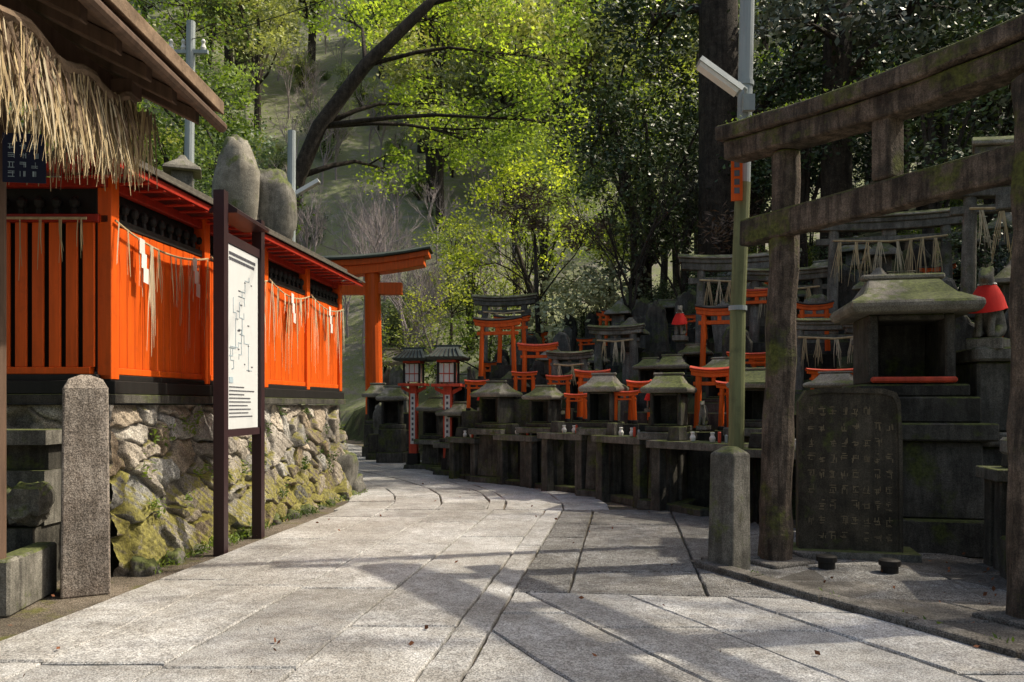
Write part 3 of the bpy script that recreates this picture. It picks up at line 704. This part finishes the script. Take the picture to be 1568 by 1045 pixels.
def fox_mesh():
    V=[(0,0,.12),(0,-.03,.22),(0,-.075,.34),(0,-.085,.44),(0,-.11,.52),(0,-.17,.515),(0,-.225,.50),
       (.06,.0,.08),(.065,-.1,.07),(.065,-.14,.02),(-.06,.0,.08),(-.065,-.1,.07),(-.065,-.14,.02),
       (.045,-.10,.28),(.045,-.14,.14),(.045,-.16,.02),(-.045,-.10,.28),(-.045,-.14,.14),(-.045,-.16,.02),
       (0,.11,.10),(0,.17,.24),(0,.15,.40),(0,.12,.5),(.045,-.10,.60),(-.045,-.10,.60)]
    E=[(0,1),(1,2),(2,3),(3,4),(4,5),(5,6),(0,7),(7,8),(8,9),(0,10),(10,11),(11,12),(2,13),(13,14),(14,15),(2,16),(16,17),(17,18),(0,19),(19,20),(20,21),(21,22),(4,23),(4,24)]
    rr=[.10,.10,.085,.055,.065,.04,.018,.07,.045,.028,.07,.045,.028,.035,.028,.026,.035,.028,.026,.035,.055,.05,.015,.012,.012]
    me=bpy.data.meshes.new('fox'); me.from_pydata(V,E,[]); o=bpy.data.objects.new('fox',me); sc.collection.objects.link(o)
    o.modifiers.new('s','SKIN'); 
    for i,r_ in enumerate(rr): me.skin_vertices[0].data[i].radius=(r_,r_)
    me.skin_vertices[0].data[0].use_root=True
    ss=o.modifiers.new('ss','SUBSURF'); ss.levels=2
    dg=bpy.context.evaluated_depsgraph_get(); m2=bpy.data.meshes.new_from_object(o.evaluated_get(dg)); bpy.data.objects.remove(o)
    m2.materials.clear(); m2.materials.append(MATS['stone_grey']); 
    for p in m2.polygons: p.use_smooth=True
    return m2
FM=fox_mesh()
def fox(x,y,z,s,rz,bib=True):
    e=empty('fox_statue',(x,y,z)); e.rotation_euler=(0,0,R(rz)); e.scale=(s,s,s)
    o=bpy.data.objects.new('body',FM); sc.collection.objects.link(o); o.parent=e
    mb=MB(); mb.box(-.13,.13,-.2,.2,-.08,.02,'stone_grey'); mb.build('plinth',e,bevel=.01)
    if bib:
        mb=MB(); rings=[]
        for k,(r_,z_,dy) in enumerate([(.062,.455,-.085),(.085,.42,-.09),(.12,.35,-.105),(.14,.28,-.12),(.15,.25,-.125)]):
            rings.append([(math.cos(a)*r_*(1+.06*math.sin(a*9)*k/4),dy+math.sin(a)*r_*.95,z_-.04*(k/4)*max(0,-math.sin(a))) for a in [2*math.pi*i/28 for i in range(28)]])
        mb.loft(rings,'red_cloth',cap=False)
        mb.tube([(math.cos(a)*.064,-.085+math.sin(a)*.062,.458) for a in [2*math.pi*i/16 for i in range(17)]],.008,'plaster_white',6)
        mb.build('bib',e,smooth=True)
fox(4.13,6.88,1.80,1.05,-45); fox(-.45,13.3,1.2,.6,-40); fox(1.75,9.95,1.2,.5,-30); fox(2.6,12.3,2.3,.8,-20); fox(.7,12.35,1.15,.6,-30); fox(2.25,9.35,1.0,.5,-30,False); fox(3.1,9.6,1.35,.6,-30); fox(4.5,7.1,1.82,.6,20,False); fox(-.75,14.6,1.6,.6,-30,False);fox(4.05,5.3,1.1,.7,-60)
# ---------------------------------------------------------------- red lanterns
def lantern(x,y,h,s=1):
    mb=MB(); mb.at(x,y,0,-8)
    mb.rects([(.17,.17,0),(.15,.15,.10)],'stone_dark'); mb.rects([(.105,.105,.10),(.10,.10,.32)],'black_wood')
    mb.box(-.075,.075,-.075,.075,.32,h*.66,'vermilion_old'); mb.box(-.045,.045,-.085,-.077,.5,h*.6,'plaster_white')
    for r_ in range(9): mb.box(-.02,.02,-.089,-.0855,.56+r_*.1,.61+r_*.1,'ink_black')
    zb=h*.66
    for sx in (-1,1): mb.loft([[(sx*.075,-.03,zb-.14),(sx*.075,.03,zb-.14),(sx*.075,.03,zb-.06),(sx*.075,-.03,zb-.06)],[(sx*.24,-.03,zb-.05),(sx*.24,.03,zb-.05),(sx*.24,.03,zb),(sx*.24,-.03,zb)]],'vermilion_old')
    mb.box(-.26,.26,-.2,.2,zb+.001,zb+.05,'vermilion_old')
    z0,z1=zb+.05,h*.83
    mb.box(-.13,.13,-.13,.13,z0+.03,z1,'plaster_white')
    for sx in (-1,1):
        for sy in (-1,1): mb.box(sx*.15-.018,sx*.15+.018,sy*.15-.018,sy*.15+.018,z0,z1+.02,'black_wood')
    for sy in (-1,1):
        for q in (-.05,.05): mb.box(q-.006,q+.006,sy*.137-.004,sy*.137+.004,z0+.02,z1,'vermilion_old'); mb.box(sy*.137-.004,sy*.137+.004,q-.006,q+.006,z0+.02,z1,'vermilion_old')
        mb.box(-.13,.13,sy*.14-.006,sy*.14+.006,(z0+z1)/2-.008,(z0+z1)/2+.008,'vermilion_old')
    mb.box(-.17,.17,-.17,.17,z1+.021,z1+.06,'vermilion_old')
    z=z1+.061
    mb.rects([(.30,.30,z),(.33,.33,z+.03),(.34,.34,z+.05),(.24,.22,z+.12),(.20,.10,z+.20),(.195,.05,z+.235)],'copper_roof')
    mb.box(-.24,.24,-.045,.045,z+.236,z+.27,'copper_roof')
    for sy in (-1,1):
        for q in range(-3,4): mb.loft([[(q*.085-.01,sy*.345,z+.05),(q*.085+.01,sy*.345,z+.05),(q*.085,sy*.345,z+.07)],[(q*.05-.01,sy*.11,z+.20),(q*.05+.01,sy*.11,z+.20),(q*.05,sy*.11,z+.225)]],'black_wood')
    mb.build('red_lantern_post',bevel=.004)
lantern(-1.9,15.4,2.45); lantern(-1.12,14.0,2.38)
for i,(x,y,w,h) in enumerate([(-3.2,19,.5,1.6),(-2.9,18,.55,1.2),(-2.55,17,.5,1.5),(-3.6,24,.6,2.2),(-3.9,26,.7,2.8),(-2.9,20.5,.6,2.1),(-7.6,20.5,.8,1.6)]):
    mb=MB(); mb.at(x,y,0,-15+i*5); pedestal(mb,w,h*.5); mb.M=mb.M@Matrix.Translation((0,0,h*.5))
    if i%2: stele(mb,w*.8,h*.6,.2,'stone_grey',i+300)
    else: hokora(mb,w*.8,h*.6)
    mb.build('stone_shrine' if i%2==0 else 'stone_stele',bevel=.015)
# ---------------------------------------------------------------- platform & monuments behind the fence
mb=MB(); mb.at(0,0,0); mb.box(-9,-3.7,10.6,14,1.2,3.55,'stone_dark'); mb.box(-9.05,-3.62,10.5,14.1,3.552,3.7,'stone_grey'); mb.build('stone_platform',bevel=.02)
mb=MB(); rock(mb,-4.15,12,4.35,.33,.25,.85,'stone_roof',214,24,18,.2); mb.build('stone_monument',smooth=True)
mb=MB(); rock(mb,-3.76,12.4,4.2,.38,.28,.70,'stone_grey',223,24,18,.2); mb.build('stone_monument.001',smooth=True)
mb=MB(); mb.at(-4.75,11.2,3.7,0)
for i in range(6): mb.rects([(.07,.07,0),(.07,.07,.68),(.05,.05,.78),(.01,.01,.84)],'stone_grey',-.0-i*.55,0)
mb.box(-2.9,.2,-.035,.035,.2,.3,'stone_grey'); mb.box(-2.9,.2,-.035,.035,.5,.6,'stone_grey')
mb.build('stone_balustrade')
mb=MB(); mb.at(-4.55,11.0,3.7,20); mb.rects([(.2,.2,0),(.18,.18,.15)],'stone_grey'); mb.rects([(.09,.09,.151),(.09,.09,.5)],'stone_grey'); mb.rects([(.14,.14,.501),(.14,.14,.75)],'stone_grey'); mb.rects([(.25,.25,.751),(.23,.23,.80),(.07,.07,.93),(.03,.03,1.0)],'stone_roof'); mb.build('stone_lantern',bevel=.01)
# ---------------------------------------------------------------- poles
mb=MB()
mb.tube([(1.96,7.0,0),(1.985,7.0,2.1)],.068,'pole_green',16); mb.tube([(1.985,7.0,2.101),(2.03,7.0,3.2)],.066,'pole_green',16); mb.tube([(2.03,7.0,3.201),(2.13,7.0,7.5)],.064,'metal_grey',16)
mb.tube([(1.984,7,2.08),(1.985,7,2.12)],.08,'metal_grey',16); mb.tube([(2.05,7,4.05),(2.051,7,4.09)],.075,'metal_grey',16); mb.tube([(2.04,7,3.55),(2.041,7,3.58)],.074,'metal_grey',16)
mb.at(1.95,6.9,3.02,-10); mb.box(-.05,.045,-.012,.012,0,.46,'vermilion'); 
for i in range(5): mb.box(-.025,.02,-.016,-.0125,.06+i*.075,.11+i*.075,'ink_black')
mb.at(0,0,0); mb.tube([(2.06,6.98,3.95),(2.02,6.88,3.98),(1.93,6.8,4.0)],.016,'metal_grey',8)
mb.at(1.78,6.75,4.06,0,ry=36)
mb.loft([[(x,-.055,0),(x,.055,0),(x,.075,-.05),(x,-.075,-.05)] for x in (-.22,.22)],'metal_grey'); mb.loft([[(x,-.06,-.051),(x,.06,-.051),(x,.05,-.08),(x,-.05,-.08)] for x in (-.2,.2)],'lamp_white')
mb.at(2.05,6.93,3.80); mb.box(-.05,.05,-.05,0.0,0,.14,'metal_grey')
mb.build('lamp_pole')
mb=MB(); mb.tube([(-6.55,16,1),(-6.45,16,8.95)],[.11,.085],'metal_grey',12); mb.box(-6.9,-6.1,15.95,16.02,8.3,8.37,'metal_grey')
for x in (-6.85,-6.6,-6.2): mb.lathe([(.04,8.37),(.06,8.42),(.03,8.5),(.05,8.55),(.02,8.6)],'plaster_white',8,x,16)
mb.tube([(-6.9,15.9,7.6),(-6.35,16,7.9)],.03,'metal_grey',8)
mb.build('utility_pole')
mb=MB(); mb.tube([(-4.75,17,0),(-4.70,17,7.1)],[.11,.085],'metal_grey',12); mb.tube([(-4.72,17,5.6),(-4.5,16.9,5.75)],.03,'metal_grey',8); mb.at(-4.35,16.9,5.85,0,ry=-30); mb.box(-.25,.3,-.08,.08,-.03,.05,'lamp_white'); mb.build('street_lamp_pole')
mb=MB()
def wire(a,b,sag):
    a=Vector(a);b=Vector(b); mb.tube([a.lerp(b,t/16)-Vector((0,0,sag*4*(t/16)*(1-t/16))) for t in range(17)],.008,'black_wood',5)
wire((-6.45,16,8.6),(2.11,7,6.6),.3); wire((2.12,7,6.2),(12,9,7),.4)
mb.build('overhead_wires')
# ---------------------------------------------------------------- trees
def clumpleaves(cs,rad,nper,flat=.7):
    cs=np.asarray(cs); n=len(cs); k=np.repeat(np.arange(n),nper)
    r_=rng.normal(size=(len(k),3)); r_[:,2]*=flat
    sz=(rng.uniform(.5,1.4,n)*rad)[k][:,None]
    return cs[k]+r_*sz*.6
def blobclumps(b):
    x,y,z,rx,ry,rz,n=b
    d=rng.normal(size=(n,3)); d/=np.linalg.norm(d,axis=1)[:,None]; q=rng.uniform(.25,1,n)**.5
    return np.array([x,y,z])+d*q[:,None]*np.array([rx,ry,rz])
def tree(name,trunk,rads,blobs,mat,size,nper,crad,bark='bark',flat=.7,asp=.5):
    e=empty(name,trunk[0]); off=Vector(trunk[0]); mb=MB(); mb.M=Matrix.Translation(-off)
    mb.tube(trunk,rads,bark,12,.06); AC=[]
    T=[Vector(p) for p in trunk]
    for b in blobs:
        c_=Vector(b[:3]); k=min(range(1,len(T)),key=lambda i:(T[i]-c_).length+(3 if T[i].z>c_.z else 0)); s0=T[k]; r0=rads[k]*.4
        mid=s0.lerp(c_,.5)+Vector((random.uniform(-.3,.3),random.uniform(-.3,.3),.25))
        mb.tube([s0,s0.lerp(mid,.6)+Vector((0,0,.05)),mid,mid.lerp(c_,.5),c_],[r0,r0*.8,r0*.6,r0*.4,r0*.22],bark,7)
        C_=blobclumps(b); AC.append(C_)
        for p in C_[::3]:
            p=Vector(p); q=mid.lerp(c_,random.uniform(.2,1)); m2=q.lerp(p,.5)+Vector((random.uniform(-.15,.15),random.uniform(-.15,.15),.1))
            mb.tube([q,m2,p],[r0*.25+.008,r0*.13+.006,.005],bark,4)
    mb.build('trunk_and_limbs',e,smooth=True)
    C_=clumpleaves(np.concatenate(AC),crad,nper,flat)-np.array(trunk[0])
    leafmesh('foliage',C_,size,mat,parent=e,asp=asp)
    return e
tree('maple_tree',[(-6.3,19,0),(-6.0,19,3),(-5.4,19,5.6),(-5.1,19,6.7),(-4.6,19,7.9),(-3.5,19,9.35),(-2.0,19,10.8),(-.6,19.5,12.5)],[.3,.26,.22,.2,.18,.15,.12,.06],
 [(-2.2,21.2,11.4,1.6,1.2,.9,28),(-2.2,21,9.2,1.2,1.2,.8,18),(-1.0,20.6,8.2,1.3,1.2,.9,26),(.4,20,10.0,1.6,1.3,.9,32),(.9,19.5,8.2,1.2,1.2,.8,22),(-4.6,21.5,11.8,1.3,1.2,.6,16),(1.8,19.5,11.4,1.5,1.3,.8,20),(-.2,20.5,12.0,1.5,1.2,.6,20),(-3.3,21.5,7.6,.9,.9,.5,9)],'leaf_maple',.12,50,.42,asp=.6)
tree('young_maple_tree',[(1.0,21.5,1.5),(.9,21.5,3),(.4,21.5,4.6),(0,21.5,6)],[.1,.09,.07,.04],[(-.6,21,6.3,1.2,1,.8,20),(.5,21,7.2,1.0,1,.7,16),(1.2,21,5.6,1.0,1,.7,14),(-.9,21,4.9,.9,.8,.5,9)],'leaf_maple',.11,46,.4,asp=.6)
tree('evergreen_oak_tree',[(-7.8,18.5,0),(-7.7,18.5,4),(-7.5,18.5,7.5)],[.22,.2,.1],[(-7.8,18,6.8,1.4,1.4,1.2,40),(-7.2,18,5.4,1.0,1.2,.9,20),(-6.7,18.3,8.2,1.1,1.2,.9,26),(-8.9,18,8.9,1.7,1.4,1.2,40),(-7.5,18.2,10.4,1.5,1.4,1,32),(-5.4,18,5.6,.5,.9,.6,9)],'leaf_mid',.12,56,.4)
tree('evergreen_oak_tree',[(-9.6,25,0),(-9.5,25,5),(-9.2,25,9)],[.22,.2,.1],[(-9.9,25,8,1.5,1.4,1.6,36),(-10,25,11.5,2.0,1.4,1.4,40)],'leaf_olive',.14,50,.5)
tree('cedar_tree',[(4.15,15.8,2),(4.12,15.8,5),(4.1,15.8,9),(4.05,15.8,17)],[.50,.43,.38,.28],[(2.9,16.6,9.2,1.2,1.1,.8,18),(6.0,15.6,8.6,1.5,1.4,.9,26),(5.2,16.2,6.9,1.0,1,.6,12)],'leaf_dark',.15,56,.45,flat=.4)
tree('cedar_tree',[(5.9,14.5,2.5),(5.9,14.5,7),(6.0,14.5,13)],[.3,.26,.2],[(7,13.5,8.2,1.7,1.5,1,28),(5.2,14,8.0,1.2,1.2,.7,18),(8.6,13,6.6,1.5,1.5,1,30)],'leaf_blue',.16,52,.45,flat=.4)
tree('camphor_tree',[(3.0,18,2),(2.8,17.8,5),(2.2,17.5,7.5)],[.2,.17,.1],[(2.5,17,6.0,1.2,1.2,.9,30),(1.8,17,7.4,1.0,1.2,.7,20),(3.0,17.5,7.6,1.2,1.4,1.1,28),(3.2,17.5,9.6,1.3,1.3,1.0,28),(3.2,17.3,4.9,.7,1.0,.6,12)],'leaf_dark',.12,62,.4)
tree('flowering_shrub',[(1.6,20.5,1.2),(1.7,20.5,2.4),(1.8,20.5,3.5)],[.09,.07,.04],[(1.5,17.9,4.0,.8,.6,.6,26),(2.3,17.9,3.8,.7,.6,.6,20),(.9,17.9,3.3,.6,.6,.5,12)],'leaf_pale',.13,50,.3)
tree('olive_shrub',[(-1.9,24,.3),(-1.9,24,2),(-1.8,24,4)],[.1,.08,.04],[(-2.6,24,4.0,1.1,1,1.0,20),(-1.0,24,4.8,1.3,1,1.1,24),(.2,24,4.2,1.0,1,.9,18),(-1.6,24,6.3,1.1,1,.6,10),(-3.6,25,3.0,.9,.8,.8,14)],'leaf_olive',.10,42,.4)
tree('olive_shrub',[(-.6,19.5,1.3),(-.6,19.5,2),(-.5,19.5,3)],[.06,.05,.03],[(-.9,19.3,2.9,.8,.6,.6,16),(.3,19.3,2.8,.7,.6,.6,14),(-1.8,19.5,2.3,.6,.6,.6,12)],'leaf_mid',.10,50,.3)
tree('withered_shrub',[(.6,17.5,2),(.55,17.5,3.5),(.5,17.5,5)],[.07,.05,.03],[(.35,17.2,5.5,.6,.6,.5,14),(1.6,17,4.9,.7,.6,.4,10)],'leaf_dead',.16,60,.3,asp=.2)
tree('withered_shrub',[(5.2,15.5,3.5),(5.1,15.5,4),(5,15.5,4.5)],[.07,.05,.03],[(4.5,14.9,4.5,.8,.5,.4,14)],'leaf_dead',.16,50,.3,asp=.2)
def bare(name,x,y,z,h,seed,mat='twig_grey'):
    rg=random.Random(seed); mb=MB()
    def grow(p,d,l,r_,k):
        q=p+d*l*.5+Vector((rg.uniform(-.05,.05)*l,rg.uniform(-.05,.05)*l,0)); e=p+d*l
        mb.tube([p,q,e],[r_,r_*.8,r_*.6],mat,5 if k<3 else 3)
        if k<5:
            for _ in range(3 if k else 4):
                nd=(d+Vector((rg.uniform(-.7,.7),rg.uniform(-.7,.7),rg.uniform(-.15,.5)))).normalized(); grow(q.lerp(e,rg.random()),nd,l*rg.uniform(.55,.8),r_*.55,k+1)
    grow(Vector((0,0,0)),Vector((rg.uniform(-.1,.1),0,1)),h*.35,h*.012,0)
    o=mb.build(name); o.location=(x,y,z); return o
BT=[]
for i,(x,y,h) in enumerate([(-8,31,8),(-6,33,9),(-4,30,7),(-2.5,27,6),(-.5,27,7),(.8,20.2,5.5),(3.4,16.2,4.5),(2.4,15.8,5),(8.5,14,5)]):
    o=bare('bare_tree',x,y,h1(x,y)-.2,h,i+40,'twig_grey' if i<5 else 'bark')
    if i<5: BT.append(o.data)
def crown(nm,mat,size,nper=38,ncl=105,r_=2.4):
    bl=[(rng.uniform(-1.3,1.3),rng.uniform(-1.3,1.3),rng.uniform(3.0,6.6),rng.uniform(.9,1.5),rng.uniform(.9,1.5),rng.uniform(.6,1.1),ncl//7) for _ in range(7)]
    C_=clumpleaves(np.concatenate([blobclumps(b) for b in bl]),.42,nper)
    me=leafmesh(nm,C_,size,mat,link=False,asp=.5)
    mb=MB(); mb.tube([(0,0,-.5),(.1,.05,2),(0,.1,4),(.1,0,6)],[.17,.14,.1,.04],'bark',8)
    for b in bl: mb.tube([(0,.05,2.2),(b[0]*.5,b[1]*.5,b[2]*.75),b[:3]],[.07,.05,.02],'bark',5)
    o=mb.build(nm+'_t'); tm=o.data; bpy.data.objects.remove(o); return me,tm
CR={k:[crown(k+str(i),k,s) for i in range(n)] for k,s,n in (('leaf_dark',.15,3),('leaf_mid',.15,2),('leaf_olive',.15,2),('leaf_far_hazy',.20,3),('leaf_blue',.18,1))}
def inst(par,kind,x,y,s,z=None,sz=1):
    me,tm=random.choice(CR[kind]); a=random.uniform(0,6.28); z=h1(x,y) if z is None else z
    for m_ in (me,tm):
        o=bpy.data.objects.new('crown' if m_ is me else 'trunk',m_); sc.collection.objects.link(o); o.parent=par; o.location=(x,y,z-.2); o.rotation_euler=(0,0,a); o.scale=(s,s,s*sz)
hf=empty('hillside_forest')
rg=random.Random(9); pts=[]
for i in range(72):
    for _ in range(40):
        x=rg.uniform(-3,24); y=rg.uniform(9,34); d=float(segd(PR,np.array([x]),np.array([y]))[0])
        if d>5.2 and x/y<.85 and x/y>-.12 and all(math.hypot(x-a,y-b)>2.1 for a,b in pts): break
    else: continue
    if x/y<.12 and y<32: continue
    pts.append((x,y)); q=rg.random(); fr=x/y
    if fr<.17: kind='leaf_mid' if q<.6 else 'leaf_olive'
    else: kind='leaf_dark' if q<.68 else 'leaf_mid' if q<.82 else 'leaf_blue'
    inst(hf,kind,x,y,rg.uniform(.8,1.2)*(0.75 if d<8 else 1))
ud=empty('undergrowth')
for i in range(50):
    x=rg.uniform(-1,11); y=rg.uniform(8,22); d=float(segd(PR,np.array([x]),np.array([y]))[0])
    if d>3.6: inst(ud,rg.choice(['leaf_dark','leaf_dark','leaf_mid']),x,y,rg.uniform(.22,.36),z=h1(x,y)-.7)
df=empty('distant_forest')
for i in range(96):
    y=rg.uniform(35,92); x=rg.uniform(-.62,.45)*y
    if -.32<x/y<-.10 and rg.random()<.5: continue
    inst(df,'leaf_far_hazy' if rg.random()<.7 else 'leaf_olive',x,y,rg.uniform(.9,1.6)*(1+y/120))
for i in range(46):   # low scrub and bare thicket on the open slope
    y=rg.uniform(31,66); x=rg.uniform(-.36,-.04)*y
    inst(df,rg.choice(['leaf_far_hazy','leaf_olive','leaf_far_hazy','leaf_mid']),x,y,rg.uniform(.3,.6),z=h1(x,y)-1.0)
for i in range(60):
    y=rg.uniform(31,75); x=rg.uniform(-.36,0)*y
    o=bpy.data.objects.new('bare_crown',rg.choice(BT)); sc.collection.objects.link(o); o.parent=df; o.location=(x,y,h1(x,y)-.3); o.rotation_euler=(0,0,rg.uniform(0,6.28)); s=rg.uniform(.6,1.1); o.scale=(s,s,s)
lf=empty('left_forest')
for i in range(18):
    y=rg.uniform(16,34); x=-rg.uniform(.42,.75)*y-1
    inst(lf,rg.choice(['leaf_mid','leaf_olive','leaf_mid']),x,y,rg.uniform(.9,1.25))
def canopy(name,trunk,rads,blobs,mat,nper=34): tree(name,trunk,rads,blobs,mat,.11,nper,.5,flat=.5)  # unseen crowns added out of view, density set to dapple path and shade shrines
canopy('dapple_canopy_tree',[(11.6,5.5,3),(11.4,5.6,6),(11,5.8,9.5)],[.28,.24,.14],
 [(7.2,3.6,9.4,1.5,1.5,.5,11),(8.0,6.4,9.8,1.6,1.6,.6,11),(6.2,5.6,9.4,1.2,1.3,.4,8),(6.4,8.4,9.8,1.5,1.4,.5,9),(9.0,3.4,9.4,1.6,1.4,.5,18),(8.4,4.8,9.4,1.4,1.0,.5,12),(7.0,2.2,9.4,1.4,1.2,.5,7),
  (10.4,4.8,10,1.6,1.8,.6,28),(10.6,7.2,10.2,1.8,1.8,.7,32),(12.6,6,10.6,1.6,1.8,.6,26),(9.4,8.6,9.8,1.3,1.4,.6,14)],'leaf_dark')
canopy('dapple_canopy_tree',[(13,11,5),(12.7,10.8,8),(12.2,10.6,11)],[.28,.24,.14],
 [(8,10.6,10.2,1.5,1.6,.6,7),(6.4,12.4,10,1.4,1.4,.6,6),(7.6,14.4,10.6,1.6,1.6,.6,7),(10.6,10,10.6,1.7,1.8,.7,32),(12.8,9.4,11,1.7,1.8,.7,28),(10.4,12.8,11,1.7,1.8,.7,30),(12.6,12.4,11.4,1.8,1.8,.7,28),(10.4,15.6,11.4,1.8,1.8,.7,26)],'leaf_dark')
# ---------------------------------------------------------------- small plants and litter
C=[]
for i in range(80):
    t=random.random(); x=A0[0]+.30+(A1[0]-A0[0])*t+random.gauss(0,.05); y=A0[1]+(A1[1]-A0[1])*t
    for _ in range(26): C.append((x+random.gauss(0,.04),y+random.gauss(0,.05),abs(random.gauss(0,.03))+.02))
for i in range(22):
    t=random.random(); x=1.42+(2.6-1.42)*t; y=6.05+(3.5-6.05)*t
    for _ in range(16): C.append((x+.07+random.gauss(0,.03),y+random.gauss(0,.04),.03+abs(random.gauss(0,.02))))
leafmesh('weeds',C,.045,'leaf_mid',upbias=1.5,asp=.3)
C=[]
for i in range(34):
    t=random.random(); zz=random.uniform(.3,1.2); x=A0[0]+.24*(1-zz/1.27)+.04+(A1[0]-A0[0])*t; y=A0[1]+(A1[1]-A0[1])*t
    for _ in range(24): C.append((x+abs(random.gauss(0,.03)),y+random.gauss(0,.05),zz+random.gauss(0,.04)))
leafmesh('wall_ferns',C,.05,'leaf_mid',asp=.35)
C=[(random.uniform(-3,4.2),random.uniform(2.5,13),.045) for _ in range(90)]+[(random.gauss(3.3,.7),random.gauss(4.8,.8),.05) for _ in range(90)]
o=leafmesh('fallen_leaves',C,.036,'brown_leaf',asp=.6)
# ---------------------------------------------------------------- light, world, camera
el,azx,azy=50,1.0,.22
az=math.atan2(azx,azy)
sd=Vector((math.sin(az)*math.cos(R(el)),math.cos(az)*math.cos(R(el)),math.sin(R(el))))
L=bpy.data.lights.new('sun','SUN'); L.energy=5; L.angle=R(.9); L.color=(1,.90,.73)
o=bpy.data.objects.new('sun',L); o.rotation_euler=sd.to_track_quat('Z','Y').to_euler(); sc.collection.objects.link(o)
w=bpy.data.worlds.new('World'); sc.world=w; w.use_nodes=True; nt=w.node_tree
sk=N(nt,'ShaderNodeTexSky',sky_type='NISHITA'); sk.sun_disc=False; sk.sun_elevation=R(el); sk.sun_rotation=az; sk.dust_density=6; sk.air_density=1.5
nt.links.new(sk.outputs[0],nt.nodes['Background'].inputs[0]); nt.nodes['Background'].inputs[1].default_value=.15
sc.view_settings.view_transform='Standard'; sc.view_settings.look='None'; sc.view_settings.exposure=0
cd=bpy.data.cameras.new('camera'); cam=bpy.data.objects.new('camera',cd); sc.collection.objects.link(cam); sc.camera=cam
cam.location=(0,0,1.25); cam.rotation_euler=(R(90),0,0); cd.lens=28; cd.sensor_width=36; cd.shift_y=98/1568; cd.clip_end=1500; cd.clip_start=.05
